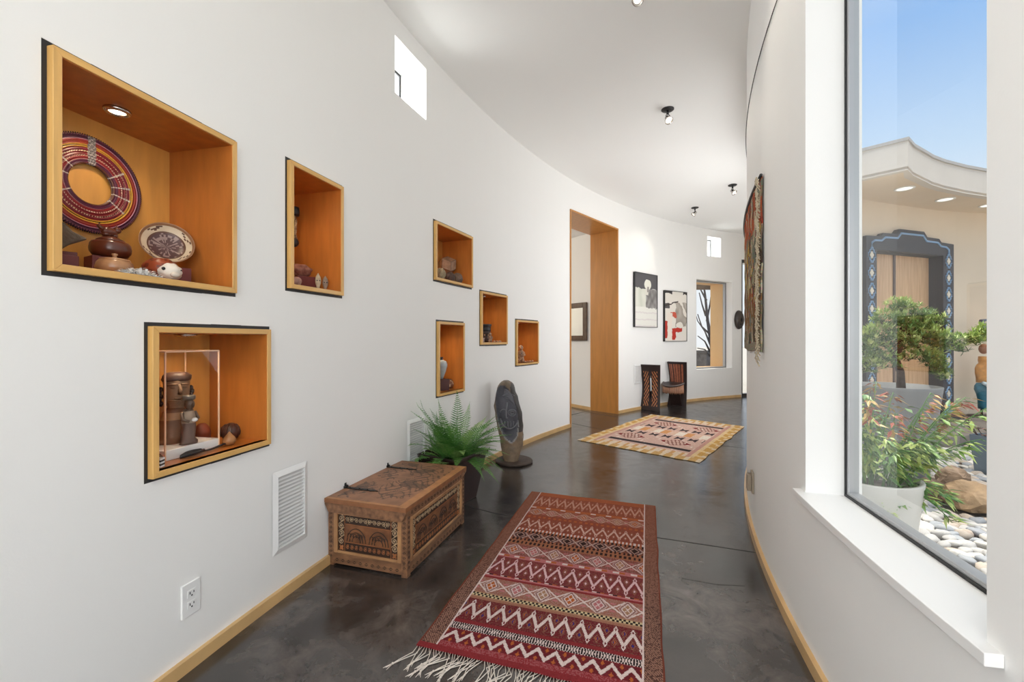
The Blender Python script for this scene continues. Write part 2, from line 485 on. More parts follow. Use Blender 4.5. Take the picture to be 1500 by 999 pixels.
for i, q in enumerate(holesR[1:]): window('window_%d' % (5 + i), PR, q[0], q[1], -.12, .589, 2.75, glass=False)  # frames of the unseen right-wall openings added for fill light
window('window_%d' % (5 + len(holesR) - 1), PL, tlw[0], tlw[1], .2, .589, 2.75, glass=False)  # frame of the unseen left opening added for fill light
# sill of window_1
mb = MB(); n = 10; va = []
for i in range(n + 1):
    t = twn[0] + (twn[1] - twn[0]) * i / n
    tt = twn[0] - .004 + (twn[1] - twn[0] + .009) * i / n
    va += [(*PR(tt, .03), .565), (*PR(tt, .03), .5895), (*PR(tt, .0005), .565), (*PR(tt, .0005), .5895), (*PR(t, -.135), .5895)]
fa = []
for i in range(n):
    a, b = 5 * i, 5 * i + 5
    fa += [(a, b, b + 1, a + 1), (a + 1, b + 1, b + 3, a + 3), (a + 3, b + 3, b + 4, a + 4), (a, a + 2, b + 2, b)]
fa += [(0, 1, 3, 2), (5 * n, 5 * n + 2, 5 * n + 3, 5 * n + 1)]
mb.add(va, fa); struct(mb.build('trim_1', M['sill'], bevel=.002))
# stucco lining of the far window's outer reveal
M['stucco_out'] = mat('beige outside stucco', lin((216, 178, 130)), .8, bump=.08, bscale=90)
mb = MB(); q_ = .004 / 10
radial_box(mb, PL, tfw[1] - .0012, tfw[1], .19, TL_ + .004, .585, 2.277); radial_box(mb, PL, tfw[0], tfw[0] + .0012, .19, TL_ + .004, .585, 2.277); radial_box(mb, PL, tfw[0], tfw[1], .19, TL_ + .004, 2.262, 2.277); radial_box(mb, PL, tfw[0], tfw[1], .19, TL_ + .004, .585, .60)
struct(mb.build('trim_2', M['stucco_out']))
# far glass door
r, X, w = window('door_2', PL, tgd[0], tgd[1], .03, 0.0, 2.75, fw=.06, fm=M['alud'], gasket=False)

# ---------------------------------------------------------------- wall niches
def niche(k):
    X, w, h, lab = NX[k]
    g, t, p, D = .013, .02, .02, .28
    r = thing('wall_niche', lab, 'niche', X, 'maple niches in the curved white wall')
    a = w / 2 - g; z0, z1 = g, h - g; hw = w / 2 + .001
    mb = MB(); y0, y1 = .002, .03
    mb.box(-hw, -a, y0, y1, 0, h); mb.box(a, hw, y0, y1, 0, h); mb.box(-a, a, y0, y1, -.001, z0); mb.box(-a, a, y0, y1, z1, h + .001)
    mb.build('shadow_gap', M['blackp'], r)
    for s in (-1, 1):
        e, o = s * a, s * (a - t)
        pts = [(e, z0), (o, z0 + t), (o, z1 - t), (e, z1)]
        mb = MB(); mb.prism(pts if s > 0 else pts[::-1], -p, .012, 'y'); mb.build('frame_stile', M['maple'], r, bevel=.0012)
    for pts in ([(-a, z0), (a, z0), (a - t, z0 + t), (-a + t, z0 + t)], [(-a, z1), (-a + t, z1 - t), (a - t, z1 - t), (a, z1)]):
        mb = MB(); mb.prism(pts, -p, .012, 'y'); mb.build('frame_rail', M['mapleh'], r, bevel=.0012)
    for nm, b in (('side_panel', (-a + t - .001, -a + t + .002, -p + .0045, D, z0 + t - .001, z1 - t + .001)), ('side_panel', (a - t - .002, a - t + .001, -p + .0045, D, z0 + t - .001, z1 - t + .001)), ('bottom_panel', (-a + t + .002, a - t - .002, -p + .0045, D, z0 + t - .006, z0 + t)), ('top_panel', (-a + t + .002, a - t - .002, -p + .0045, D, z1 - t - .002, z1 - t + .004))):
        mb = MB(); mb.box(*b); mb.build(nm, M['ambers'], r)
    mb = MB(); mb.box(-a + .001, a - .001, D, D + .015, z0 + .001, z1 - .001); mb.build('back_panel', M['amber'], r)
    u, d = {'N1': (-.03, .13), 'N2': (-.10, .13), 'N3': (-.17, .13)}.get(k, (-.02, .12))
    zt = z1 - t - .002
    mb = MB(); mb.lathe([(.036, 0), (.036, -.006), (.031, -.010), (.024, -.010), (.022, -.004), (.022, -.002)], c=(u, d, zt)); lt = mb.build('downlight', M['chrome'], r)
    mb = MB(); mb.lathe([(.0, -.0045), (.021, -.0045)][::-1], c=(u, d, zt)); mb.lathe([(.0215, -.003), (.018, -.0065), (.0, -.008)], c=(u, d, zt)); mb.build('lens', M['lens'], lt)
    li = bpy.data.lights.new('niche lamp', 'SPOT'); li.energy = NICHE_W; li.spot_size = 2.7; li.spot_blend = .9; li.shadow_soft_size = .02; li.color = (1, .80, .55)
    lo = bpy.data.objects.new('niche_lamp', li); COL.objects.link(lo); lo.matrix_basis = X @ T(u, d, zt - .016)
NICHE_W = 2.6
for k in NI: niche(k)
Z0 = .033 + .0005


def nl(k, x, d):
    """column x on the plane at depth d of niche k -> local u, world depth Y, metres per px vertical, per px lateral"""
    X = NX[k][0]; a = (x - 750) / F
    o = X @ Vector((0, d, 0)); e = X.to_3x3() @ Vector((1, 0, 0))
    u = (a * o.y - o.x) / (e.x - a * e.y); Y = o.y + e.y * u
    return u, Y, Y / F, Y / F / sqrt(1 + a * a)


def nz_(k, y, Y): return zat(y, Y) - NX[k][0].translation.z
def nX(k, u, d, z=Z0, rz=0): return NX[k][0] @ T(u, d, z) @ RZ(rz)
def yaw(k, u, d):
    q = NX[k][0].inverted() @ Vector((0, 0, H)); return atan2(q.x - u, -(q.y - d))   # local -Y turned to the camera
def fl(k, x, y): return NX[k][0].inverted() @ floor_at(x, y, NX[k][0].translation.z + Z0)


def C(*c): return lin(c)
clay = mat('brown burnished clay', C(104, 52, 34), .28, var=.45, vscale=14, coat=.3)
tanclay = mat('tan burnished clay', C(186, 140, 98), .28, var=.4, vscale=16, c2=C(136, 88, 56), coat=.3)
redblock = mat('dark red plinth', C(112, 44, 38), .5, var=.2)
darkwood = mat('dark carved wood', C(70, 52, 44), .5, var=.5, vscale=18, bump=.3, bscale=60)
greystone = mat('grey brown stone', C(112, 98, 82), .8, var=.4, vscale=22, bump=.5, bscale=50)

# --- large niche: beaded collar
def collar_col(ti, ai):
    a = ai; t = ti
    j = random.random() * .25
    dot = (int(a * 120 * (1 + t)) % 2 == 0)
    B = [(.05, (110, 60, 40)), (.16, (88, 26, 58)), (.18, (170, 120, 124)), (.27, (140, 28, 34)), (.31, (216, 180, 160) if dot else (120, 24, 36)), (.42, (126, 20, 32)), (.455, (226, 196, 160) if dot else (110, 20, 30)), (.56, (126, 28, 44)), (.60, (206, 150, 40)), (.62, (40, 24, 24)), (.67, (212, 160, 50)), (.78, (156, 50, 34)), (.82, (150, 30, 40)), (.845, (196, 140, 160)), (.95, (78, 28, 56)), (1.1, (50, 24, 40) if dot else (150, 90, 100))]
    for lim, c in B:
        if t <= lim: break
    for ang in (.03, .10, .40, .47, .58, .90, .97):
        if abs(a - ang) < .004 and t < .6: c = (205, 195, 185)
    if abs(a - .25) < .016 * (1.6 - t): c = (30, 26, 30) if (int(t * 60) + int(a * 900)) % 3 == 0 else (176, 172, 172)
    return tuple(v * (1 - j) for v in lin(c))
u, Y, s, sl = nl('N1', 135, .262)
R1 = (339 - 200) / 2 * s; zc = nz_('N1', 270, Y); R0 = R1 * .41
mb = MB()
n = 240; m = 46
for face, y in ((0, -.004), (1, .004)):
    mb.grid(n, m, lambda a, t, y=y: ((R0 + (R1 - R0) * t) * cos(2 * pi * a), y - .002 * sin(pi * ((t * 11) % 1)), (R0 + (R1 - R0) * t) * sin(2 * pi * a)), cfn=lambda a, t: collar_col(t, a))
spk = MB()
for i in range(150):
    a = 2 * pi * i / 150; spk.tube([(R1 * .985 * cos(a), 0, R1 * .985 * sin(a)), (R1 * 1.025 * cos(a), 0, R1 * 1.025 * sin(a))], .0017, 5)
bc = thing('beaded_collar', 'round flat red and purple beaded collar standing against the niche back', 'beaded collar', nX('N1', u, .268, zc))
mb.build('bead_ring', M['ceramic'], bc); spk.build('bead_edging', mat('dark beads', C(46, 26, 38), .4), bc)
# pots
def on_block(k, x, d, ytop, wpx, name_label, dep=.07, bm_=None):
    u, Y, s, sl = nl(k, x, d); z = nz_(k, ytop, Y); hw = wpx / 2 * sl
    mb = MB(); mb.box(-hw, hw, -dep / 2, dep / 2, 0, z - Z0)
    o = mb.build('plinth_block', bm_ or redblock, None, nX(k, u, d, Z0, yaw(k, u, d) * .5), bevel=.002); tag(o, name_label, 'plinth block', 'red plinth blocks in the niches')
    return u, z, s, sl
u, z, s, sl = on_block('N1', 156, .19, 378, 56, 'dark red plinth block under the dark brown lidded pot')
r = thing('lidded_pot', 'dark brown lidded clay pot with an animal finial, on a red block', 'pot', nX('N1', nl('N1', 162, .19)[0], .19, z))
q = 33 * sl
mb = MB(); mb.lathe([(q * .55, 0), (q * .8, .006), (q * .97, .02), (q, .032), (q * .96, .046), (q * .86, .054), (q * .7, .057)]); mb.build('bowl', clay, r)
mb = MB(); mb.lathe([(q * .72, .056), (q * .66, .062), (q * .4, .070), (q * .2, .074), (0, .075)]); li = mb.build('lid', clay, r)
mb = MB(); mb.ball((-.004, 0, .088), (.024, .014, .014), bump=.3); mb.ball((.018, -.004, .098), (.011, .010, .011)); mb.tube([(-.022, 0, .092), (-.036, .002, .104), (-.030, .004, .112)], [.008, .005, .003]); mb.tube([(.018, 0, .106), (.020, .002, .116)], [.004, .001]); mb.ball((-.014, 0, .078), (.012, .012, .008)); mb.ball((.010, 0, .078), (.010, .012, .008)); mb.build('animal_finial', clay, li)
u, Y, s, sl = nl('N1', 168, .085); q = 30 * sl
r = thing('lidded_pot', 'glossy tan lidded clay pot in front of the dark brown one', 'pot', nX('N1', u, .085))
mb = MB(); mb.lathe([(q * .5, 0), (q * .8, .006), (q * .98, .018), (q, .026), (q * .92, .040), (q * .8, .047)]); mb.build('bowl', tanclay, r)
mb = MB(); mb.lathe([(q * .82, .046), (q * .78, .051), (q * .45, .055), (q * .14, .056), (q * .10, .061), (q * .17, .065), (q * .15, .069), (0, .070)]); mb.build('lid', tanclay, r)
# bowl
def bowl_in(i, j):
    t = i
    return None
u, z, s, sl = on_block('N1', 258, .15, 393, 34, 'dark red plinth block under the propped painted bowl', .08)
ub, Yb, sb, slb = nl('N1', 249, .18); q = 41 * slb
def bowl_col(k, a):
    dk = C(84, 56, 56); cr = C(214, 196, 168); br = C(96, 62, 46)
    if k < 5: return dk if random.random() < .72 else C(150, 128, 122)
    if k in (5, 12): return br
    if k == 11 or k == 13: return cr
    if 6 <= k <= 10:
        if k in (6, 10): return cr
        z_ = abs(((a / 40 * 7) % 1) - .5) * 2
        return br if abs(z_ * 3 - (k - 7)) < .7 and (a // 6) % 2 == 0 else cr
    return C(150, 110, 80)
prof = [(.001, .012)] + [(q * f_, .012 + zz * q) for f_, zz in ((.2, .0), (.35, .015), (.48, .04), (.58, .08), (.64, .11), (.70, .15), (.75, .185), (.80, .22), (.85, .26), (.90, .30), (.94, .34), (.97, .37), (1.0, .40), (1.0, .42), (.97, .38), (.85, .24), (.7, .10), (.5, 0), (.3, -.04), (0, -.05))]
# profile order: inner surface up to the lip then down the outside
r = None
mb = MB(); mb.lathe([(p_[0], p_[1]) for p_ in prof], 44, cols=bowl_col)
bo = mb.build('painted_bowl', M['ceramic'], None, nX('N1', ub, .20, z + q * .93, yaw('N1', ub, .2) * .8) @ Matrix.Rotation(1.2, 4, 'X'))
tag(bo, 'cream and brown painted clay bowl propped up to face the hall', 'bowl')
# animal head
u, Y, s, sl = nl('N1', 239, .075)
r = thing('animal_head', 'small red-brown animal head with a white face, beside the bowl', 'carving', nX('N1', u, .075, Z0 + .004, yaw('N1', u, .075) + .5) @ Matrix.Scale(1.22, 4))
mb = MB(); mb.ball((0, .012, .032), (.040, .048, .032), 24, 16, bump=.10, cfn=lambda v, a: C(150, 70, 42) if random.random() < .8 else C(110, 48, 30)); mb.build('head', M['ceramic'], r)
mb = MB(); mb.ball((.004, -.022, .024), (.030, .026, .024), 22, 14, bump=.18, bs=3, cfn=lambda v, a: C(232, 222, 208)); f_ = mb.build('white_face', M['ceramic'], r)
for ex_ in (-.020, .022): mb = MB(); mb.ball((ex_, -.038, .029), .0045); mb.build('eye', M['black'], f_)
mb = MB(); mb.ball((.004, -.047, .014), (.012, .009, .008), cfn=lambda v, a: C(220, 206, 190)); mb.build('muzzle', M['ceramic'], f_)
# feathers
u0, Y, s, sl = nl('N1', 205, .022)
mb = MB()
for i in range(170):
    x = random.uniform(-.062, .062); a = random.uniform(0, 6.28); l = random.uniform(.012, .026); hh = random.uniform(.004, .020) * (1 - abs(x) / .09)
    c = Vector((x, random.uniform(-.012, .010), .001 + hh * .5)); d = Vector((cos(a) * l, sin(a) * l * .5, hh))
    w_ = Vector((-sin(a), cos(a), .3)) * .0028
    mb.add([c - w_, c + d * .5 - w_ * 1.3 + Vector((0, 0, hh * .4)), c + d, c + d * .5 + w_ * 1.3 + Vector((0, 0, hh * .4)), c + w_], [(0, 1, 2, 3, 4)])
o = mb.build('feather_tuft', mat('white down', (.82, .80, .76), .9), None, nX('N1', u0, .022)); tag(o, 'tuft of white feathers lying at the front edge of the large niche', 'feathers')
# stone blade on a block
u, z, s, sl = on_block('N1', 93, .12, 375, 34, 'dark red plinth block at the left end of the large niche')
ub, Yb, sb, slb = nl('N1', 92, .12)
pts = [(-.05, .0), (-.01, .0), (.012, .022), (.052, .045), (.020, .062), (.004, .084), (-.03, .094), (-.06, .07)]
r = thing('flint_point', 'flat grey-brown stone ending in a point, on a little red stand at the left end', 'stone', nX('N1', ub, .12, z, yaw('N1', ub, .12)))
mb = MB(); mb.prism(pts, -.012, .012, 'y'); mb.build('flint', greystone, r, T(0, 0, .012), bevel=.006)
mb = MB(); mb.box(-.03, .03, -.014, .014, 0, .0125); mb.build('stand', redblock, r, bevel=.001)

# --- tall narrow niche (upper)
pinkstone = mat('pitted pink stone', C(168, 118, 98), .8, var=.45, vscale=40, c2=C(120, 70, 58), bump=.6, bscale=80)
u, Y, s, sl = nl('N2', 434.5, .21)
zt = nz_('N2', 303, Y); zb = nz_('N2', 361, Y)
r = thing('hanging_rattle', 'dark topped bead and bone rattle hanging at the back of the narrow niche', 'rattle', nX('N2', u, .225, zb))
hh = zt - zb
mb = MB(); mb.lathe([(.0, hh), (.024, hh - .002), (.026, hh - .03), (.024, hh - .045), (0, hh - .046)][::-1], c=(0, -.0, 0)); mb.build('cap', M['blackp'], r)
mb = MB(); bone = mat('bone beads', C(206, 178, 140), .5, var=.5, vscale=60, c2=C(90, 60, 40))
for j in range(4):
    x = -.012 + j * .008
    for i in range(11): mb.ball((x + .004 * sin(i * 1.3 + j), .004 * cos(i + j), .045 + (hh - .095) * i / 10), (.0045, .0045, .0075), 8, 6)
mb.build('bead_strand', bone, r)
mb = MB(); mb.ball((0, 0, .022), (.022, .022, .024), bump=.12); mb.build('weight', M['blackp'], r)
u, z, s, sl = on_block('N2', 446, .17, 406, 34, 'dark red plinth block under the pitted pink stone', .09)
ub, Yb, sb, slb = nl('N2', 440, .17)
mb = MB(); mb.ball((0, 0, 9 * sb), (17 * slb, .04, 9 * sb), 28, 18, bump=.22, bs=1.7, seed=3); o = mb.build('pitted_stone', pinkstone, None, nX('N2', ub, .17, z - .002, yaw('N2', ub, .17) * .6)); tag(o, 'rounded pitted pink stone resting on a red block', 'stone')
ub, Yb, sb, slb = nl('N2', 431, .07)
mb = MB(); mb.ball((0, 0, .026), (11 * slb, .03, .027), 28, 18, bump=.25, bs=1.6, seed=8); o = mb.build('pitted_stone', mat('pale pitted stone', C(186, 146, 132), .8, var=.4, vscale=40, bump=.6, bscale=80), None, nX('N2', ub, .07, Z0, yaw('N2', ub, .07) * .6)); tag(o, 'paler lower stone at the left front of the narrow niche', 'stone')
for x, d, yt, col, lab in ((466, .055, 400, (196, 178, 148), 'pale little mask figurine with a pointed top, left of the pair'), (476.5, .045, 404, (150, 128, 110), 'browner little mask figurine, right of the pair')):
    u, Y, s, sl = nl('N2', x, d); hgt = nz_('N2', yt, Y) - Z0
    r = thing('mask_figurine', lab, 'figurine', nX('N2', u, d, Z0, yaw('N2', u, d) + .2), 'little mask figurines')
    mm = mat('figurine clay', C(*col), .6, var=.4, vscale=60)
    mb = MB(); mb.lathe([(.006, 0), (.008, hgt * .2), (.014, hgt * .42), (.015, hgt * .6), (.011, hgt * .8), (.004, hgt * .93), (.001, hgt)], 14, sq=.6); mb.build('body', mm, r)
    for ex_ in (-.006, .006): mb = MB(); mb.ball((ex_, -.0075, hgt * .56), .0033, 8, 6); mb.build('eye', M['black'], r)

# --- small niche with faceted ball
def rhombic(rad):
    bm = bmesh_rd(rad)
    return bm
import bmesh
def faceted(name, rad, mats, X, inset=.16, parent=None):
    bm = bmesh.new()
    V = [Vector((sx, sy, sz)) for sx in (-1, 1) for sy in (-1, 1) for sz in (-1, 1)] + [Vector(v) * 2 for v in ((1, 0, 0), (-1, 0, 0), (0, 1, 0), (0, -1, 0), (0, 0, 1), (0, 0, -1))]
    vs = [bm.verts.new(v * rad / 1.73) for v in V]
    for i in range(8, 14):
        for j in range(i + 1, 14):
            a, b = V[i], V[j]
            if abs(a.dot(b)) > .1: continue
            mid = [k for k in range(8) if V[k].dot(a) > 0 and V[k].dot(b) > 0]
            q = [vs[i], vs[mid[0]], vs[j], vs[mid[1]]]
            nrm = (q[1].co - q[0].co).cross(q[2].co - q[1].co)
            if nrm.dot(a + b) < 0: q = q[::-1]
            bm.faces.new(q)
    bmesh.ops.inset_individual(bm, faces=bm.faces[:], thickness=rad * inset, depth=rad * .05)
    for f in bm.faces: f.material_index = 1 if len([v for v in f.verts if len(v.link_edges) > 4 or False]) else 0
    big = sorted(bm.faces, key=lambda f: -f.calc_area())[:12]
    for f in bm.faces: f.material_index = 1
    for f in big: f.material_index = 0
    me = bpy.data.meshes.new(name); bm.to_mesh(me); bm.free()
    for q in mats: me.materials.append(q)
    return link(name, me, parent, X, bevel=rad * .03)
facem = mat('mottled brown clay facet', C(168, 132, 104), .6, var=.5, vscale=25)
seam = mat('dark seam', C(34, 22, 20), .8)
u, Y, s, sl = nl('N3', 655, .172); rr = 15 * sl
o = faceted('faceted_ball', rr * .92, [facem, seam], nX('N3', u, .172, nz_('N3', 389, Y)) @ Matrix.Rotation(.95, 4, 'X') @ Matrix.Rotation(.35, 4, 'Y') @ Matrix.Rotation(1.1, 4, 'Z'), inset=.085); tag(o, 'large faceted brown ball with dark seams resting on smaller balls', 'ball')
for x, yc, d, rp, c, lab in ((645, 402, .04, 8, (168, 150, 118), 'pale rough ball at the left under the faceted ball'), (659, 406, .05, 7.0, (92, 72, 64), 'dark ridged ball in the middle under the faceted ball'), (670, 405, .055, 7.6, (120, 98, 84), 'grey-brown ridged ball at the right of the faceted ball')):
    u, Y, s, sl = nl('N3', x, d); q = rp * sl
    mb = MB(); mb.ball((0, 0, q * 1.05), (q, q, q * 1.05), 24, 14, bump=.28, bs=4, seed=x)
    for i in range(6):
        a = pi * i / 6
        mb.tube([(cos(a) * q * 1.0 * sin(t_), sin(a) * q * 1.0 * sin(t_), q * 1.05 + q * 1.07 * cos(t_)) for t_ in np.linspace(0, 2 * pi, 25)[:-1]], q * .06, 5, closed=True)
    o = mb.build('stone_ball', mat('ball clay', C(*c), .75, var=.45, vscale=40), None, nX('N3', u, d)); tag(o, lab, 'ball', 'small balls under the faceted ball')

# --- narrow niche with vase
u, z, s, sl = on_block('N4', 645, .10, 555, 20, 'dark plinth block under the pale blue-grey vase', .1, mat('dark plinth', C(84, 50, 46), .5, var=.2))
u, Y, s, sl = nl('N4', 645.5, .10); q = 10.0 * sl; hv = nz_('N4', 523, Y) - z
r = thing('vase', 'pale blue-grey vase with a short dark neck, on a block', 'vase', nX('N4', u, .10, z))
mb = MB(); mb.lathe([(q * .36, 0), (q * .45, hv * .08), (q * .78, hv * .34), (q * .98, hv * .58), (q, hv * .68), (q * .84, hv * .80), (q * .45, hv * .87)]); mb.build('body', mat('pale celadon glaze', C(178, 186, 188), .25, var=.25, vscale=14, coat=.4), r)
mb = MB(); mb.lathe([(q * .46, hv * .86), (q * .30, hv * .90), (q * .32, hv * .96), (q * .42, hv), (q * .34, hv), (q * .24, hv * .9)]); mb.build('neck', M['blackp'], r)
u, Y, s, sl = nl('N4', 658, .11); q = 7 * sl
mb = MB(); mb.lathe([(q * .5, 0), (q * .85, q * .35), (q, q * .9), (q * .8, q * 1.5), (q * .5, q * 1.75), (q * .55, q * 1.9), (q * .42, q * 1.9), (q * .4, q * 1.6)], 28, cols=lambda k, a: (C(196, 170, 140) if (a // 2 + k) % 3 == 0 and 1 <= k <= 3 else C(122, 78, 54)))
o = mb.build('round_pot', M['ceramic'], None, nX('N4', u, .11)); tag(o, 'small round brown pot with pale dabs, right of the vase', 'pot')

# --- niche with dark pot
u, Y, s, sl = nl('N5', 709, .13); q = 10.5 * sl; hv = nz_('N5', 475, Y) - Z0
r = thing('drum_pot', 'dark carved drum pot with a wide collar rim, tallest in its niche', 'pot', nX('N5', u, .13))
mb = MB(); mb.lathe([(q * .75, 0), (q * .9, hv * .10), (q * .7, hv * .3), (q * .85, hv * .5), (q * .95, hv * .62)]); mb.build('body', darkwood, r)
mb = MB(); mb.lathe([(q * .96, hv * .62), (q * .92, hv * .70), (q * .98, hv * .88), (q * 1.06, hv * .92), (q * 1.06, hv), (q * .9, hv), (q * .85, hv * .8)]); mb.build('rim', M['blackp'], r)
for i in range(10):
    a = 2 * pi * i / 10; mb = MB(); mb.ball((q * .86 * cos(a), q * .86 * sin(a), hv * .4), (.006, .006, .011), 8, 6); mb.build('carved_boss', bone, r)
def little_figure(k, x, d, yt, m, lab, w_=1.0, seed=0):
    u, Y, s, sl = nl(k, x, d); hgt = nz_(k, yt, Y) - Z0
    r = thing('carved_figurine', lab, 'figurine', nX(k, u, d, Z0, yaw(k, u, d)))
    mb = MB(); q = hgt * .2 * w_
    mb.lathe([(q * .9, 0), (q, hgt * .1), (q * .8, hgt * .3), (q * .95, hgt * .5), (q * .7, hgt * .66), (q * .35, hgt * .72)], 16, sq=.75)
    for sgn in (-1, 1):
        mb.tube([(sgn * q * .8, 0, hgt * .6), (sgn * q * 1.1, -q * .4, hgt * .42), (sgn * q * .4, -q * .8, hgt * .36)], [q * .28, q * .22, q * .18], 8)
        mb.ball((sgn * q * .55, -q * .5, hgt * .12), (q * .4, q * .7, hgt * .1), 10, 8)
    mb.build('body', m, r)
    mb = MB(); mb.ball((0, 0, hgt * .84), (q * .62, q * .62, hgt * .16), 14, 10, bump=.15, seed=seed); mb.ball((0, -q * .6, hgt * .82), (q * .13, q * .16, hgt * .05), 8, 6); mb.build('head', m, r)
    return r
palef = mat('pale carved figure', C(186, 158, 132), .6, var=.5, vscale=50, c2=C(96, 70, 56))
little_figure('N5', 718, .045, 487, palef, 'pale carved figurine standing in front of the dark drum pot', 1.1)
u, Y, s, sl = nl('N5', 706, .05)
mb = MB(); mb.box(-.02, .02, -.015, .015, 0, .034); mb.box(-.024, .024, -.019, .019, .034, .042); o = mb.build('pale_block', mat('pale clay', C(176, 150, 140), .6, var=.4, vscale=40), None, nX('N5', u, .05), bevel=.003); tag(o, 'pale little clay block at the left front of the dark pot', 'block')
shellm = mat('pale shell', C(206, 172, 140), .45, var=.4, vscale=60)
def shells(k, xs, d, lab, grp):
    for i, x in enumerate(xs):
        u, Y, s, sl = nl(k, x, d)
        mb = MB(); mb.ball((0, 0, .008), (.015, .010, .009), 12, 8, bump=.3, bs=2, seed=i); mb.tube([(-.012, 0, .008), (-.021, .002, .006)], [.005, .001], 6)
        o = mb.build('shell', shellm, None, nX(k, u, d, Z0, i * 1.1)); tag(o, lab[i], 'shell', grp)
shells('N5', (724, 728, 732), .045, ['nearest of three pale shells beside the pale figurine', 'middle of three pale shells right of the pale figurine', 'farthest right of three pale shells near the pale figurine'], 'shells by the dark pot')
# --- smallest niche
little_figure('N6', 763, .08, 505.5, mat('tan and white figure', C(200, 160, 122), .5, var=.6, vscale=70, c2=C(84, 66, 58)), 'tan seated figurine with a round head in the smallest niche', 1.05, 4)
shells('N6', (769.5, 773, 776.5, 780), .035, ['first shell of the row, touching the seated figurine', 'second shell of the row from the seated figurine', 'third shell of the row from the seated figurine', 'last shell of the row, farthest from the seated figurine'], 'row of shells by the seated figurine')

# --- lower left niche: display case
A = fl('N7', 249.5, 677); B = fl('N7', 313.5, 654.5)
A.y = B.y = (A.y + B.y) / 2
cw = B.x - A.x; cd = .165
zt = nz_('N7', 515.5, nl('N7', 249.5, A.y)[1]) - Z0
r = thing('display_case', 'clear acrylic display case on a white base in the lower left niche', 'display case', nX('N7', A.x, A.y))
mb = MB(); mb.box(0, cw, 0, cd, 0, .036); mb.build('base', M['sill'], r, bevel=.002)
mb = MB()
e_ = .0015
for a, b in (((-e_, -e_), (cw + e_, -e_)), ((cw + e_, -e_), (cw + e_, cd + e_)), ((cw + e_, cd + e_), (-e_, cd + e_)), ((-e_, cd + e_), (-e_, -e_))):
    mb.add([(a[0], a[1], .002), (b[0], b[1], .002), (b[0], b[1], zt), (a[0], a[1], zt)], [(0, 1, 2, 3)])
mb.add([(-e_, -e_, zt), (cw + e_, -e_, zt), (cw + e_, cd + e_, zt), (-e_, cd + e_, zt)], [(0, 1, 2, 3)])
cover = mb.build('cover', M['acrylic'], r)
mb = MB(); w_ = .0022
for x in (0, cw):
    for y in (0, cd): mb.box(x - w_, x + w_, y - w_, y + w_, .002, zt)
for y in (0, cd): mb.box(0, cw, y - w_, y + w_, zt - w_, zt + w_)
for x in (0, cw): mb.box(x - w_, x + w_, 0, cd, zt - w_, zt + w_)
mb.build('glued_edge', mat('acrylic edge', C(238, 196, 160), .25), cover)
def loft(rows, n=22, bump=0, seed=0, mb=None, cfn=None, bs=6):
    """rows: (z, cx, cy, rx, ry)"""
    mb = mb or MB(); v = []; f = []; c = []
    for z, cx, cy, rx, ry in rows:
        for i in range(n):
            a = 2 * pi * i / n
            k = 1 + (bump * noise.noise(Vector((cos(a) * bs * .3, sin(a) * bs * .3 + seed, z * bs * 6))) if bump else 0)
            v.append((cx + rx * cos(a) * k, cy + ry * sin(a) * k, z))
    m = len(rows)
    for k in range(m - 1):
        for i in range(n):
            j = (i + 1) % n; f.append((k * n + i, k * n + j, (k + 1) * n + j, (k + 1) * n + i)); c.append(cfn(k, i / n) if cfn else None)
    f.append(tuple(range(n - 1, -1, -1))); c.append(cfn(0, 0) if cfn else None)
    f.append(tuple((m - 1) * n + i for i in range(n))); c.append(cfn(m - 1, 0) if cfn else None)
    b = len(mb.f); mb.add(v, f, 0, True)
    for q, k in enumerate(c): mb.c[b + q] = k
    return mb
# tall figure (px 235-283 x 545-660), centred left of the case middle
u, Y, s, sl = nl('N7', 257, A.y + .103)
z1 = nz_('N7', 545, Y) - Z0; bz = .0365; hg = z1 - bz
r = thing('carved_statue', 'tall dark brown carved statue with a broad head in the clear case', 'statue', nX('N7', u, A.y + .103, Z0 + bz, yaw('N7', u, A.y + .08) + .25))
brown = lambda k, a: C(104, 74, 56)
def statc(k, a): return C(186, 144, 100) if k in (3, 4) else C(136, 96, 68)
mb = loft([(0, -.006, 0, .056, .044), (hg * .1, -.006, 0, .055, .043), (hg * .25, -.004, 0, .050, .040), (hg * .33, -.002, 0, .047, .036), (hg * .37, 0, 0, .046, .036), (hg * .43, 0, 0, .040, .032), (hg * .49, .002, 0, .030, .026), (hg * .53, .003, 0, .026, .024)], bump=.10, cfn=statc)
mb.build('robed_body', M['carve'], r)
mb = loft([(hg * .50, .003, 0, .026, .026), (hg * .56, .003, -.004, .036, .034), (hg * .68, .003, -.003, .041, .038), (hg * .82, .003, -.002, .042, .038), (hg * .88, .003, 0, .043, .039), (hg * .9, .003, 0, .040, .036)], bump=.12, seed=2, cfn=lambda k, a: C(156, 120, 88))
hd = mb.build('head', M['carve'], r)
mb = loft([(hg * .875, .003, 0, .043, .040), (hg * .90, .003, 0, .046, .042), (hg * .95, .004, .002, .045, .041), (hg * .985, .004, .002, .036, .034), (hg, .004, .002, .020, .02)], bump=.08, seed=5, cfn=lambda k, a: C(86, 60, 50))
mb.build('headdress', M['carve'], hd)
mb = MB(); mb.tube([(.003, -.036, hg * .83), (.003, -.049, hg * .74), (.003, -.044, hg * .70)], [.005, .008, .009], 8)
for sg in (-1, 1):
    mb.ball((.003 + sg * .018, -.034, hg * .79), (.010, .006, .005), 10, 8)
    mb.tube([(.003 + sg * .006, -.040, hg * .835), (.003 + sg * .024, -.036, hg * .835), (.003 + sg * .034, -.026, hg * .82)], [.004, .004, .003], 6)
mb.ball((.003, -.038, hg * .635), (.016, .007, .006), 12, 8)
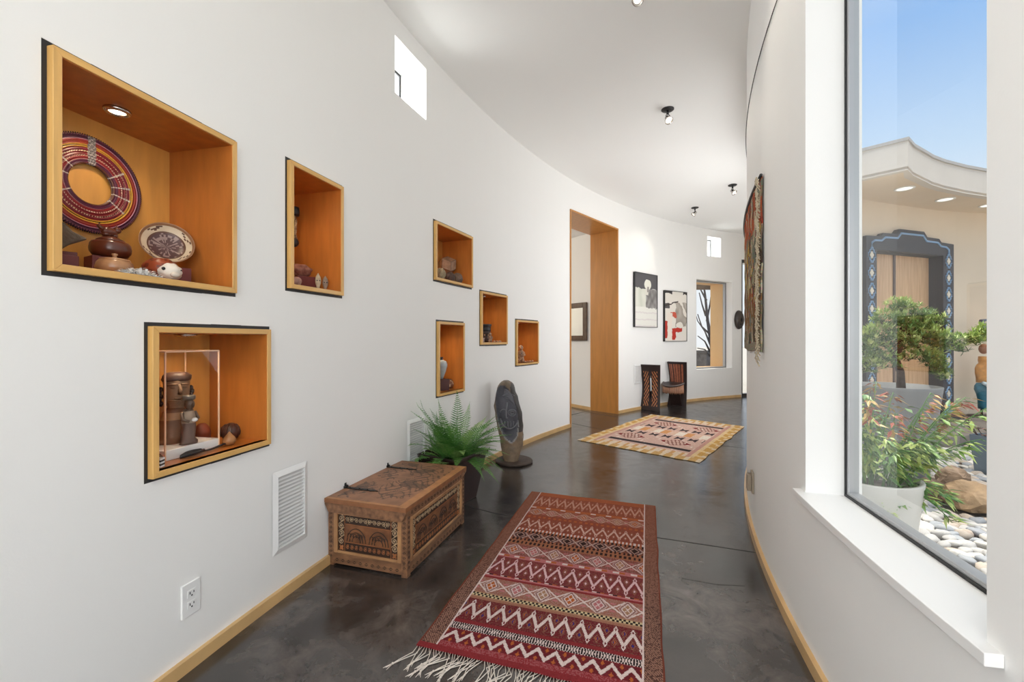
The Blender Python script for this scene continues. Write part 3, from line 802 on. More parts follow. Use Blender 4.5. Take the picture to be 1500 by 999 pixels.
for i in range(6): mb.tube([(.003 + .03 * cos(t_), -.012 - .03 * sin(t_), hg * (.60 - .018 * i)) for t_ in np.linspace(.2, 2.94, 9)], .0042, 6)
mb.build('face', mat('carved face', C(146, 110, 80), .5, var=.4, vscale=40), hd)
for sg in (-1, 1):
    mb = MB()
    for i in range(5): mb.ball((.003 + sg * (.047 + .004 * (i % 2)), .004, hg * (.76 - i * .05)), (.008, .010, .010), 10, 8, bump=.3, seed=i)
    mb.build('ear_ornament', darkwood, hd)
# small figure
u, Y, s, sl = nl('N7', 276, A.y + .028)
z1 = nz_('N7', 577, Y) - Z0; hg = z1 - bz
r = thing('carved_statue', 'small dark carved statue with a flat cap, in front of the tall statue', 'statue', nX('N7', u, A.y + .028, Z0 + bz, yaw('N7', u, A.y + .03) + .6))
mb = loft([(0, 0, 0, .030, .022), (hg * .05, 0, 0, .030, .022), (hg * .12, -.002, 0, .022, .019), (hg * .3, .0, 0, .022, .018), (hg * .42, 0, .0, .025, .019), (hg * .55, -.002, 0, .025, .018), (hg * .66, -.002, 0, .019, .015), (hg * .70, 0, 0, .011, .011)], bump=.22, seed=9, cfn=lambda k, a: C(112, 90, 80) if k < 4 else C(176, 156, 136) if k < 6 else C(108, 86, 72))
for sg in (-1, 1): mb.tube([(sg * .022, 0, hg * .63), (sg * .028, -.012, hg * .5), (sg * .012, -.024, hg * .46)], [.007, .006, .005], 8, col=C(120, 100, 86))
mb.build('body', M['carve'], r)
mb = MB(); mb.ball((.002, -.003, hg * .79), (.016, .017, hg * .11), 16, 12, bump=.1, col=C(104, 82, 66)); mb.ball((.002, -.020, hg * .78), (.004, .006, .007), 8, 6, col=C(104, 82, 66)); hd = mb.build('head', M['carve'], r)
mb = MB(); mb.lathe([(.017, 0), (.021, .004), (.021, .014), (.019, .017), (0, .018)], 20, c=(.002, 0, hg * .88)); mb.build('cap', mat('grey cap', C(112, 104, 96), .4, var=.4, vscale=40), hd)
mb = MB(); mb.ball((.008, -.022, hg * .48), (.011, .008, .008), 10, 8); mb.build('white_bundle', M['white'], r)
# red pot behind
u, Y, s, sl = nl('N7', 296, .225); q = 13.5 * sl
mb = MB(); mb.lathe([(q * .7, 0), (q * .95, q * .3), (q, q * .7), (q * .96, q * 1.0), (q * 1.0, q * 1.05), (q * .95, q * 1.5), (q * .75, q * 2.0), (q * .45, q * 2.35), (q * .38, q * 2.4), (q * .3, q * 2.3)]); o = mb.build('round_pot', mat('red clay', C(156, 76, 48), .5, var=.35, vscale=16), None, nX('N7', u, .225)); tag(o, 'round red clay pot behind the clear case', 'pot')
# gourds
p_ = fl('N7', 337, 648.5)
u, Y, s, sl = nl('N7', 338, .15); q = 16 * sl
mb = MB(); mb.lathe([(.004, 0), (q * .6, q * .08), (q * .95, q * .5), (q, q * .85), (q * .85, q * 1.3), (q * .5, q * 1.6), (q * .22, q * 1.72), (q * .2, q * 1.7), (q * .15, q * 1.55)], 30)
for i in range(14):
    a = 2 * pi * i / 14; mb.tube([(q * f_ * cos(a), q * f_ * sin(a), q * z_) for f_, z_ in ((.6, .08), (.96, .5), (1.01, .85), (.86, 1.3), (.5, 1.6))], q * .045, 5)
o = mb.build('ribbed_pot', mat('dark brown clay', C(82, 52, 42), .4, var=.4, vscale=20), None, nX('N7', u, .15)); tag(o, 'dark brown ribbed pot right of the clear case', 'pot')
u, Y, s, sl = nl('N7', 336, .06); q = 10.5 * sl
mb = MB(); mb.lathe([(.003, 0), (q * .6, q * .1), (q * .98, q * .55), (q, q * .9), (q * .8, q * 1.35), (q * .4, q * 1.8), (q * .15, q * 2.15), (.0005, q * 2.3)], 26)
o = mb.build('teardrop_pot', mat('tan clay', C(176, 124, 76), .4, var=.4, vscale=24, c2=C(120, 76, 44)), None, nX('N7', u, .06)); tag(o, 'tan teardrop shaped pot in front of the dark ribbed one', 'pot')
# spoon
P0, P1 = fl('N7', 264, 674), fl('N7', 331, 653.5)
P0.y = max(P0.y, .03); P1.y = max(P1.y, .03)
L_ = (P1 - P0).length; an = atan2(P1.y - P0.y, P1.x - P0.x)
mb = MB(); mb.grid(26, 6, lambda a, b: (a * L_, (b - .5) * .042 * (sin(min(1, a / .55) * pi) ** .7 * (1 if a < .27 else 1) if a < .275 else max(.2, (sin(min(1, a / .55) * pi) if a < .5 else 0))), .004 + .012 * (abs(b - .5) * 2) ** 2 * (a < .5) + .02 * max(0, a - .7)), smooth=True)
o = mb.build('carved_spoon', M['blackp'], None, NX['N7'][0] @ T(P0.x, P0.y, Z0) @ RZ(an), solid=.005, off=1); tag(o, 'long black carved spoon lying in front of the clear case', 'spoon')
p_ = fl('N7', 242, 679); u, Y, s, sl = nl('N7', 242, .06); q = 11.5 * sl
mb = MB(); mb.lathe([(q * .4, 0), (q * .8, q * .25), (q, q * .8), (q * .9, q * 1.3), (q * .55, q * 1.75), (q * .25, q * 1.85), (q * .2, q * 1.7)], 28)
for i in range(18):
    a = 2 * pi * i / 18; mb.tube([(q * f_ * cos(a), q * f_ * sin(a), q * z_) for f_, z_ in ((.78, .25), (1.01, .8), (.91, 1.3), (.55, 1.77))], q * .05, 5)
o = mb.build('ribbed_pot', mat('brown ribbed clay', C(112, 78, 58), .5, var=.4, vscale=30), None, nX('N7', A.x - .042, .062)); tag(o, 'small brown ribbed pot at the left front of the clear case', 'pot')
mb = MB()
for i in range(5): mb.box(-.011, .011, -.011, .011, i * .006, i * .006 + .006, i % 2)
o = mb.build('striped_cube', [M['white'], M['black']], None, nX('N7', nl('N7', 233, .03)[0], .03, Z0, .4)); tag(o, 'tiny black and white striped cube at the lower left niche front', 'cube')

#@@PART3
# ---------------------------------------------------------------- carved chest
e1 = Vector((.300, .954, 0)); e2 = Vector((.954, -.300, 0))
cc = Vector((-.645, 2.4985, 0)) + e2 * .026
chest = thing('carved_chest', 'low carved wooden chest with black strap hinges, standing against the left wall', 'chest', basis(cc, e1.x, e1.y))
cw1 = mat('worn brown chest wood', C(150, 108, 76), .45, var=.5, vscale=7, stretch=(1.5, 6, 6), c2=C(96, 66, 48), bump=.1)
cw2 = mat('light chest moulding', C(186, 142, 98), .45, var=.4, vscale=9, c2=C(140, 98, 64))
cdk = mat('dark chest panel', C(58, 38, 28), .55, var=.4, vscale=14)
clt = mat('pale carved relief', C(196, 168, 132), .5, var=.3, vscale=30)
cor = mat('orange carved relief', C(176, 108, 62), .5, var=.35, vscale=20)
HX, HY, BZ = .337, .2265, .322
mb = MB(); mb.box(-HX + .02, HX - .02, -HY + .02, HY - .02, .028, BZ); mb.build('carcass', cdk, chest)
def lozenge(mb, x0, x1, z0, z1, n, vertical, y, mi=1):
    for i in range(n):
        t = (i + .5) / n
        if vertical: cx, cz, rx, rz = (x0 + x1) / 2, z0 + (z1 - z0) * t, (x1 - x0) * .30, (z1 - z0) / n * .36
        else: cx, cz, rx, rz = x0 + (x1 - x0) * t, (z0 + z1) / 2, (x1 - x0) / n * .36, (z1 - z0) * .30
        for k in (-1, 1):
            if vertical: p = [(cx, cz - rz), (cx + k * rx, cz), (cx, cz + rz), (cx + k * rx * .35, cz)]
            else: p = [(cx - rx, cz), (cx, cz + k * rz), (cx + rx, cz), (cx, cz + k * rz * .35)]
            if k < 0: p = p[::-1]
            mb.prism(p, y - .0018, y + .001, 'y', mi)
def side(Xs, hw, tag_):
    """one carved side in a local frame: x across, -y outward, z up"""
    pw = .030
    mb = MB(); mb.box(-hw, hw, 0, .028, .282, BZ); lozenge(mb, -hw + .03, hw - .03, .288, .316, int(hw / .018), False, 0); mb.build('top_rail', [cw1, cdk], chest, Xs, bevel=.002)
    mb = MB(); mb.box(-hw + pw, hw - pw, -.003, .028, .012, .066); lozenge(mb, -hw + .035, hw - .035, .018, .046, int(hw / .02), False, -.003); mb.build('bottom_rail', [cw1, cdk], chest, Xs, bevel=.003)
    x0, x1 = -hw + pw + .022, hw - pw - .022
    for s in (-1, 1):
        mb = MB(); a, b = sorted((s * (hw - pw), s * (hw - pw - .022))); mb.box(a, b, -.004, .02, .066, .282); mb.build('moulding', cw2, chest, Xs, bevel=.004)
    mb = MB(); mb.box(x0, x1, -.003, .02, .262, .282); mb.build('moulding', cw2, chest, Xs, bevel=.004)
    mb = MB(); mb.box(x0, x1, -.003, .02, .066, .078); mb.build('moulding', cw2, chest, Xs, bevel=.003)
    # carved panel
    za, zb = .078, .262; y = .006
    mb = MB(); mb.box(x0, x1, y, .02, za, zb, 0)
    R = .0024
    def spiral(cx, cz, r, s=1, a0=0, mi=1, turns=1.6, sz=1):
        mb.tube([(cx + s * r * (1 - .8 * k) * cos(a0 + 2 * pi * turns * k), y - .0006, cz + sz * r * (1 - .8 * k) * sin(a0 + 2 * pi * turns * k)) for k in np.linspace(0, 1, 22)], R * r / .02 if r < .02 else R, 5, mi)
        mb.ball((cx, y, cz), (r * .2, .0015, r * .2), 8, 6, mi)
    cwid = .040; hz = zb - za
    for s in (-1, 1):
        xc = s * (x1 - cwid / 2)
        nS = 4
        for i in range(nS):
            zc = za + .03 + (hz - .03) * (i + .5) / nS
            spiral(xc, zc, .017, s * (1 if i % 2 else -1), pi / 2, 1, 1.6)
        for i in range(nS - 1):
            z = za + .03 + (hz - .03) * (i + 1) / nS; mb.tube([(xc - .017, y, z - .012), (xc, y, z), (xc + .017, y, z + .012)], R, 5, 1)
        mb.ball((xc, y, za + .015), (.010, .002, .010), 10, 6, 2)
        for q in range(4): mb.ball((xc + .011 * cos(q * pi / 2 + .78), y, za + .015 + .011 * sin(q * pi / 2 + .78)), (.005, .002, .005), 8, 6, 2)
        mb.box(xc - s * cwid / 2 - .0012, xc - s * cwid / 2 + .0012, y - .001, y + .002, za, zb, 2)
    xa, xb = x0 + cwid + .004, x1 - cwid - .004
    zt0 = zb - .047; zm0 = za + .046
    mb.box(xa, xb, y - .001, y + .002, zt0 - .001, zt0 + .0015, 2); mb.box(xa, xb, y - .001, y + .002, zm0 - .0015, zm0 + .001, 2)
    nn = max(4, int((xb - xa) / .052)); w = (xb - xa) / nn
    for i in range(nn):
        xc = xa + w * (i + .5)
        spiral(xc - w * .23, zt0 + .024, min(.018, w * .24), -1, 0); spiral(xc + w * .25, zt0 + .024, min(.018, w * .24), 1, 0)
        if i % 2 == 0: mb.tube([(xc, y, zt0 + .008), (xc + .009, y, zt0 + .024), (xc, y, zt0 + .040), (xc - .009, y, zt0 + .024)], R, 5, 1, closed=True)
        spiral(xc - w * .22, za + .022, min(.017, w * .22), 1, pi * .3, 2); spiral(xc + w * .24, za + .022, min(.017, w * .22), -1, pi * .3, 2)
    # middle arabesque field
    mb.box(xa, xb, y - .0006, y + .002, zm0 + .002, zt0 - .002, 3)
    n2 = max(2, int((xb - xa) / .11)); w = (xb - xa) / n2; zc = (zm0 + zt0) / 2; hh = (zt0 - zm0) * .42
    for i in range(n2):
        xc = xa + w * (i + .5)
        for q in range(3):
            k = 1 - q * .28
            mb.tube([(xc + w * .42 * k * cos(a), y - .001, zm0 + .006 + hh * 1.75 * k * sin(a)) for a in np.linspace(0, pi, 15)], R, 5, 0)
        for sg in (-1, 1):
            for q in range(3): mb.tube([(xc + sg * w * (.08 + .12 * q) + sg * .01 * cos(a), y - .001, zc - hh * .3 + hh * .25 * q * 0 + .012 * sin(a)) for a in np.linspace(-.5, 3.6, 10)], R * .8, 5, 0)
    mb.build('carved_panel', [cdk, clt, cor, mat('middle field ' + tag_, C(142, 92, 56), .5, var=.45, vscale=14, c2=C(88, 54, 36))], chest, Xs)
side(T(-HX, 0, 0) @ RZ(-pi / 2), HY, 'end'); side(T(0, -HY, 0), HX, 'front')
side(T(HX, 0, 0) @ RZ(pi / 2), HY, 'far end'); side(T(0, HY, 0) @ RZ(pi), HX, 'back')
for sx in (-1, 1):
    for sy in (-1, 1):
        mb = MB(); x, y = sx * (HX - .014), sy * (HY - .014)
        mb.box(x - .016, x + .016, y - .016, y + .016, 0.0, BZ - .001)
        for face in range(2):
            Xf = T(x, y, 0) @ RZ({(0, -1): -pi / 2, (0, 1): pi / 2}[(0, sx)] if face == 0 else (0 if sy < 0 else pi))
            k0 = len(mb.v); m2 = MB(); lozenge(m2, -.014, .014, .035, .30, 11, True, -.016); mb.add(m2.v, m2.f, 1, False, Xf)
        mb.build('corner_post', [cw1, cdk], chest, bevel=.002)
# lid
def lid_col(u, v):
    b = C(156, 108, 78); dk = C(66, 48, 40); lt_ = C(180, 136, 98)
    n_ = noise.noise(Vector((u * 3, v * 5, 1.7))) * .5 + .5
    x, y = u * 5, v * 3.2
    sw = sin(7 * x + 3 * sin(5 * y)) * sin(8 * y + 2.6 * sin(4 * x + 1))
    wear = noise.noise(Vector((u * 6, v * 4, 8)))
    c = [b[i] * (.6 + .5 * n_) + lt_[i] * .15 for i in range(3)]
    inb = .05 < u < .95 and .08 < v < .92
    if inb and abs(sw) < .20 and wear > -.22: c = [c[i] * .25 + dk[i] * .75 for i in range(3)]
    if inb and wear > .28: c = [c[i] * .45 + dk[i] * .55 for i in range(3)]
    if v < .10 or u < .03: c = [v_ * 1.15 for v_ in C(176, 122, 76)]
    return tuple(c)
lid = MB(); LX = HX + .024; LY = HY + .008
lid.box(-LX, LX, -LY, LY, BZ + .001, BZ + .0225, col=C(146, 96, 62))
lid.grid(150, 84, lambda u, v: (-LX + .003 + (2 * LX - .006) * u, -LY + .003 + (2 * LY - .006) * v, BZ + .0229), cfn=lid_col)
lid_o = lid.build('lid', M['carve'], chest)
for s in (-1, 1):
    mb = MB(); mb.prism([(-LY, BZ), (LY, BZ), (LY, BZ - .006), (LY - .022, BZ - .046), (-LY + .022, BZ - .046), (-LY, BZ - .006)], *(sorted((s * (HX + .002), s * LX))), 'x')
    mb.build('lid_cleat', cw1, lid_o, bevel=.003)
iron = mat('black iron', (.018, .017, .017), .45, .6, bump=.3, bscale=80)
for x in (-.20, .20):
    mb = MB(); pts = [(-.010, LY + .002), (-.011, LY - .10), (-.007, LY - .15), (-.012, LY - .165), (-.006, LY - .18), (0, LY - .205), (.006, LY - .18), (.012, LY - .165), (.007, LY - .15), (.011, LY - .10), (.010, LY + .002)]
    mb.prism([(x + p[0], p[1]) for p in pts], BZ + .0235, BZ + .0275, 'z')
    for q in (.03, .09, .14): mb.ball((x, LY - q, BZ + .0275), (.005, .005, .003), 8, 6)
    h_ = mb.build('hinge_strap', iron, lid_o)
    mb = MB(); mb.tube([(x - .012, LY - .004, BZ + .030), (x + .012, LY - .004, BZ + .030)], .007, 10); mb.tube([(x, LY - .004, BZ + .030 + .0), (x, LY - .002, BZ + .050), (x, LY + .004, BZ + .045), (x, LY + .003, BZ + .028)], .005, 8); mb.build('hinge_knuckle', iron, h_)

# ---------------------------------------------------------------- fern in a tapered square planter
pc = Vector((-.430, 3.150, 0)); ang = atan2(.85, .53)
fern = thing('potted_fern', 'lush green fern in a dark brown tapered square planter behind the chest', 'potted plant', T(*pc) @ RZ(ang))
pm_ = mat('dark brown planter', C(50, 30, 28), .35, var=.25, vscale=10)
def sq(hw, z): return [(-hw, -hw, z), (hw, -hw, z), (hw, hw, z), (-hw, hw, z)]
mb = MB(); v = sq(.125, 0) + sq(.176, .315) + sq(.187, .318) + sq(.187, .345) + sq(.170, .345) + sq(.160, .29)
f = [(3, 2, 1, 0)]
for k in range(5): f += [(4 * k + i, 4 * k + (i + 1) % 4, 4 * k + 4 + (i + 1) % 4, 4 * k + 4 + i) for i in range(4)]
mb.add(v, f); mb.build('planter', pm_, fern, bevel=.006)
mb = MB(); mb.grid(14, 14, lambda a, b: ((a - .5) * .325, (b - .5) * .325, .295 + .02 * noise.noise(Vector((a * 5, b * 5, 0))))); mb.build('soil', mat('potting soil', (.03, .022, .016), .95, bump=.8, bscale=60), fern)
greens = [mat('fern green', C(112, 164, 76), .5, var=.3, vscale=12, c2=C(76, 130, 56)), mat('fern dark green', C(80, 134, 66), .5, var=.3, vscale=12), mat('fern light green', C(160, 192, 112), .5, var=.3, vscale=12, c2=C(116, 162, 82))]
FI = fern.matrix_basis.inverted()
def frond(az, length, rise, droop, base, gm, seed, wid=.060):
    rnd = random.Random(seed); N = 30
    d = Vector((cos(az), sin(az), 0)); side_ = Vector((-sin(az), cos(az), 0)); bend = rnd.uniform(-.25, .25)
    P = []
    for i in range(N + 1):
        t = i / N
        P.append(Vector(base) + d * (length * (t * .85 + .15 * t * t) * (1 - .25 * rise)) + Vector((0, 0, length * (rise * t * 1.25 - droop * t * t))) + side_ * (bend * length * t * t))
    for q in range(N + 1):        # fronds lean away from the wall they touch
        w_ = fern.matrix_basis @ P[q]; dx, dy = LC[0] - w_.x, w_.y - LC[1]; rad = hypot(dx, dy); lim = RL(atan2(dy, dx)) - .05
        if rad > lim: k_ = lim / rad; P[q] = FI @ Vector((LC[0] - dx * k_, LC[1] + dy * k_, w_.z))
    mb = MB(); mb.tube(P, [.0022 * (1 - .7 * i / N) for i in range(N + 1)], 4, 0)
    for i in range(2, N + 1):
        t = i / N; L_ = wid * (sin(pi * min(1, t * .92 + .12)) ** .55) * (1 - .72 * max(0, t - .55) / .45) * length / .40
        tan = (P[min(i + 1, N)] - P[i - 1]).normalized(); up = side_.cross(tan)
        for s in (-1, 1):
            q = (side_ * s + tan * .35 - up * rnd.uniform(-.05, .25)).normalized()
            w = tan * .0044 * (length / .4)
            b0 = P[i]
            mid = b0 + q * L_ * .5 + up * .002
            mb.add([b0 - w * .6, mid - w * 1.05, b0 + q * L_, mid + w * .9, b0 + w * .6], [(0, 1, 2, 3, 4)] if s > 0 else [(4, 3, 2, 1, 0)], 0)
    return mb.build('frond', gm, fern)
rf = random.Random(5)
k = 0
for i in range(86):
    az = 2 * pi * i / 86 * 7.0 + rf.uniform(-.4, .4); ring = i / 86
    L_ = rf.uniform(.26, .40); rise = .92 - .66 * ring + rf.uniform(-.12, .12); droop = .12 + .50 * ring + rf.uniform(-.05, .15)
    wall_side = sin(az)      # local +y is towards the wall
    if wall_side > .35: L_ *= .62; rise += .25
    base = (.05 * cos(az) * (1 + ring), .05 * sin(az) * (1 + ring) - .01, .30)
    frond(az, L_, rise, droop, base, greens[0 if i % 5 in (0, 2, 3) else 1 if i % 5 == 1 else 2], i)
for az, L_, rise, droop in ((-1.92, .46, .72, .16), (-2.15, .42, .85, .18), (-1.66, .42, .9, .2), (-2.4, .38, 1.0, .15), (-.15, .50, .5, .25), (.15, .47, .6, .3), (-.5, .44, .42, .3), (-1.75, .50, .55, .2), (-2.0, .36, 1.1, .1)):
    frond(az - ang, L_, rise, droop, (0, 0, .30), greens[0], int(az * 100) + 700)
for az, L_, rise, droop in ((.3, .43, 1.0, .18), (-.3, .46, .62, .28), (2.6, .36, 1.05, .12), (3.3, .40, .95, .2), (-2.9, .38, .85, .25)):
    frond(az, L_, rise, droop, (0, 0, .30), greens[1], int(az * 100) + 900)

# ---------------------------------------------------------------- carved stone on a round base
sy0 = 4.09
S = sy0 / F
def sx(x): return (700 + x / 6.24 - 753) * S
def szz(y): return zat(540 + y / 6.24, sy0)
stone = thing('stone_sculpture', 'dark carved stone face standing on a round slab beyond the fern', 'sculpture', T((753 - 750) * S, sy0, 0))
mb = MB(); mb.lathe([(.150, 0), (.172, .006), (.176, .016), (.170, .024), (.16, .026)], 40); mb.build('base_slab', mat('rusty stone base', C(78, 66, 58), .6, var=.4, vscale=14, c2=C(58, 42, 34), bump=.3), stone, bevel=.002)
rows_px = [(855, 240, 350), (840, 236, 372), (760, 218, 398), (690, 208, 412), (600, 192, 416), (540, 178, 414), (480, 166, 408), (400, 158, 398), (340, 152, 385), (280, 156, 368), (220, 166, 350), (170, 178, 336), (140, 196, 326), (122, 214, 306), (112, 236, 282)]
SR = []
for y, l, r_ in rows_px:
    z = max(.022, szz(y)) if y > 850 else szz(y)
    SR.append((z, (sx(l) + sx(r_)) / 2, (sx(r_) - sx(l)) / 2))
def srow(z):
    for i in range(len(SR) - 1):
        if SR[i][0] <= z <= SR[i + 1][0]:
            t = (z - SR[i][0]) / (SR[i + 1][0] - SR[i][0] + 1e-9); return SR[i][1] * (1 - t) + SR[i + 1][1] * t, SR[i][2] * (1 - t) + SR[i + 1][2] * t
    return SR[-1][1], SR[-1][2]
def inface(x, z):
    # carved oval, in px of the close view
    X_ = (x / S + 753 - 700) * 6.24; Y_ = 540 - 0; Yp = ((H - z) / S + YH - 540) * 6.24
    cx = 262 + (Yp - 380) * .16; rx = 78 if Yp < 540 else 82
    return ((X_ - cx) / 98) ** 2 + ((Yp - 395) / 262) ** 2 - 1
def sfront(x, z):
    cx, rx = srow(z); q = max(0, 1 - ((x - cx) / rx) ** 2); return -.085 * q ** .42
mb = MB(); N_, M_ = 64, 60
zs_ = [.024 + (SR[-1][0] - .024) * j / M_ for j in range(M_ + 1)]
v = []
for z in zs_:
    cx, rx = srow(z)
    for i in range(N_):
        a = 2 * pi * i / N_; x = cx + rx * cos(a); sa = sin(a); yy = .085 * (abs(sa) ** .84) * (1 if sa > 0 else -1)
        fcv = inface(x, z) if sa < 0 else 1
        yy += (.014 * min(1, -fcv * 4) if fcv < 0 else 0)
        rgh = (.006 if fcv > 0 else .0012) * noise.noise(Vector((x * 22, yy * 22, z * 16))) + (.012 * noise.noise(Vector((x * 9, yy * 9 + 4, z * 11))) if fcv > .1 else 0)
        v.append((x + rgh * cos(a), yy + rgh, z))
f = []; cols_ = []
for j in range(M_):
    for i in range(N_):
        i2 = (i + 1) % N_; q = (j * N_ + i, j * N_ + i2, (j + 1) * N_ + i2, (j + 1) * N_ + i); f.append(q)
        c0 = [sum(v[k][m] for k in q) / 4 for m in range(3)]; fcv = inface(c0[0], c0[2]) if c0[1] < 0 else 1
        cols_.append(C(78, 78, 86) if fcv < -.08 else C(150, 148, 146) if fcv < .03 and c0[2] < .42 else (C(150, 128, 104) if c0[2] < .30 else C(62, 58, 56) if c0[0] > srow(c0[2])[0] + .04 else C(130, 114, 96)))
f.append(tuple(M_ * N_ + i for i in range(N_))); cols_.append(C(110, 98, 84))
b = len(mb.f); mb.add(v, f, 0, True)
for q, k in enumerate(cols_): mb.c[b + q] = k
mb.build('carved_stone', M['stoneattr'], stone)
mb = MB()
def spath(pts, r):
    P = []
    for X_, Yp in pts:
        x = sx(X_); z = szz(Yp); P.append((x, sfront(x, z) + .010, z))
    mb.tube(P, r * 1.35, 6)
ridge = mat('carved ridge', C(104, 104, 110), .35)
def arc(cx, cy, rx, ry, a0, a1, n=14): return [(cx + rx * cos(a), cy + ry * sin(a)) for a in np.linspace(a0, a1, n)]
spath(arc(312, 392, 34, 28, 0, 2 * pi, 22), .0055); spath(arc(312, 392, 16, 14, 0, 2 * pi, 14), .006)
spath(arc(236, 388, 28, 26, 2.9, 6.3), .005)
for i in range(6): spath([(240, 180 + i * 14), (270 + i * 3, 190 + i * 15), (300 + i * 5, 215 + i * 18), (322 + i * 5, 260 + i * 20)], .0045)
for i in range(5): spath([(222 + i * 26, 468), (222 + i * 26, 505), (226 + i * 25, 525)], .004)
spath([(268, 300), (262, 350), (258, 410), (262, 440), (276, 440)], .007)
spath(arc(290, 430, 82, 105, .1, 3.0, 24), .006)
spath(arc(280, 246, 48, 26, 3.3, 6.2), .006)
mb.build('carved_features', ridge, stone)
mb = MB(); spath(arc(318, 560, 108, 98, .5, 2.85, 26), .0045); mb.build('pale_rim', mat('pale worn rim', C(176, 174, 170), .6), stone)

# ---------------------------------------------------------------- rugs
def rug(name, Pfl, Pfr, Pnl, Pnr, nu, nv, cfn, label, th=.006, wav=.006):
    pts = [Vector(p) for p in (Pnl, Pnr, Pfl, Pfr)]
    o = (pts[0] + pts[1] + pts[2] + pts[3]) / 4; o.z = 0
    r = thing(name, label, 'rug', T(*o))
    def pos(u, v):
        p = (pts[0] * (1 - u) + pts[1] * u) * (1 - v) + (pts[2] * (1 - u) + pts[3] * u) * v - o
        ex = (pts[1] - pts[0]).normalized(); ey = (pts[2] - pts[0]).normalized()
        e = wav * (noise.noise(Vector((v * 9, 3 + round(u), 0))) * (2 * abs(u - .5)) ** 6)
        g = wav * .6 * (noise.noise(Vector((u * 9, 7 + round(v), 0))) * (2 * abs(v - .5)) ** 6)
        p = p + ex * e + ey * g
        z = th + .0025 * (noise.noise(Vector((u * 4, v * 7, 2))) + 1) * .6
        return (p.x, p.y, z)
    mb = MB(); mb.grid(nu, nv, pos, cfn=cfn)
    ob = mb.build('woven_field', M['weave'], r, solid=th * .8, off=-1)
    return r, pos
VB = [0, .030, .071, .102, .110, .196, .205, .229, .297, .313, .318, .422, .443, .513, .544, .618, .635, .727, .757, .82, .842, .96, 1.0]
cr = random.Random(11)
RD, RD2, BR, WH, TAN, PK, OR, BL, BK, GR = C(128, 44, 48), C(104, 36, 42), C(126, 76, 62), C(208, 190, 186), C(160, 122, 98), C(176, 108, 112), C(170, 92, 48), C(48, 46, 112), C(38, 30, 32), C(120, 100, 104)
def mixc(a, b, t): return tuple(a[i] * (1 - t) + b[i] * t for i in range(3))
def rug_col(u, v):
    j = cr.random(); top = min(1, max(0, (v - .25) / .6))
    def out(c, k=.24):
        f_ = 1 - k * j; c = mixc(c, mixc(c, C(164, 92, 66), .40), top if c not in (WH, BK) else top * .2)
        return tuple(x * f_ for x in c)
    if v < .014 or u < .006 or u > .994: return out(RD if v < .014 else C(108, 56, 44))
    if u < .085 or u > .915:
        e = u if u < .5 else 1 - u
        if .078 < e: return out(WH)
        return out(mixc(C(150, 112, 96), C(84, 58, 52), 1 if (int(u * 260) + int(v * 430)) % 3 == 0 or j > .7 else .15))
    s = (u - .085) / .83
    for b in range(len(VB) - 1):
        if v < VB[b + 1]: break
    t = (v - VB[b]) / (VB[b + 1] - VB[b])
    def tri(x): x = x % 1; return 2 * x if x < .5 else 2 - 2 * x
    def hooks(n, bg, fg, blue=False, w=.12):
        x = s * n; z = abs(t - (.22 + .56 * tri(x)))
        d1 = abs((x % 1) - .5) * 2 * .55 + abs(t - .82); d2 = min((x % 1), 1 - (x % 1)) * 2 * .55 + abs(t - .18)
        for d in (d1, d2):
            if .07 < d < .15: return out(fg)
            if d <= .07: return out(bg)
        if z < w: return out(fg)
        k1 = abs((x % 1) - .5) * 2 * .5 + abs(t - .30); k2 = min(x % 1, 1 - x % 1) * 2 * .5 + abs(t - .70)
        for k in (k1, k2):
            if k < .075: return out(BL if blue and int(x * 2) % 3 != 1 else fg if blue is None else OR)
            if .12 < k < .17: return out(mixc(bg, TAN, .5))
        return out(mixc(bg, TAN, .35) if j > .72 else bg, .35)
    def lattice(n, bg, fg):
        x = (s * n) % 1; dx = abs(x - .5) * 2; dz = abs(t - .5) * 2; d = dx * .95 + dz * .55
        if d < .44:
            if d > .35: return out(fg)
            a_, b_ = dx * .95 - dz * .55, dx * .95 + dz * .55
            sa = (x - .5) * 1.9 - (t - .5) * 1.1; sb = (x - .5) * 1.9 + (t - .5) * 1.1
            if abs(sa) < .035 or abs(sb) < .035: return out(fg)
            return out((OR, PK, TAN)[int(s * n) % 3], .3)
        if d < .56: return out(mixc(bg, GR, .5))
        if d < .64: return out(mixc(fg, bg, .35))
        x2 = min(x, 1 - x) * 2
        if abs(x2 * .95 - dz * .95) < .09: return out(fg)
        if d > 1.02 and abs(dz - .45) < .12 and x2 < .3: return out(PK)
        return out(mixc(bg, fg, .3) if j > .75 else bg, .3)
    if b == 0: return out(mixc(RD, PK, .5) if (t > .5 and j > .5) else RD)
    if b == 1:
        z = abs(t - (.15 + .7 * tri(s * 11)))
        if z < .17: return out(WH)
        k = abs((s * 11 % 1) - .5) * 2 * .8 + abs(t - .15); k2 = min(s * 11 % 1, 1 - s * 11 % 1) * 1.6 + abs(t - .85)
        if min(k, k2) < .18: return out(OR)
        return out(RD2, .3)
    if b == 2:
        if t < .14 or t > .86: return out(RD)
        x = (s * 34) % 1
        return out(BK if abs(tri(s * 34) - t) < .16 or abs(1 - tri(s * 34) - t) < .16 else WH)
    if b == 3: return out(RD)
    if b == 4: return hooks(11, RD2, WH, True)
    if b == 5: return out(mixc(TAN, RD, .35))
    if b == 6:
        if t < .22 or t > .78: return out(TAN)
        return out(BK if (int(s * 80) + (1 if t > .5 else 0)) % 2 else C(196, 178, 140))
    if b == 7: return lattice(6, C(146, 96, 82), WH)
    if b == 8: return out(PK if t > .6 else RD)
    if b == 9: return out((WH, BK, OR, RD)[int(s * 40) % 4])
    if b == 10: return hooks(10, C(112, 42, 50), C(214, 180, 184), None, .09)
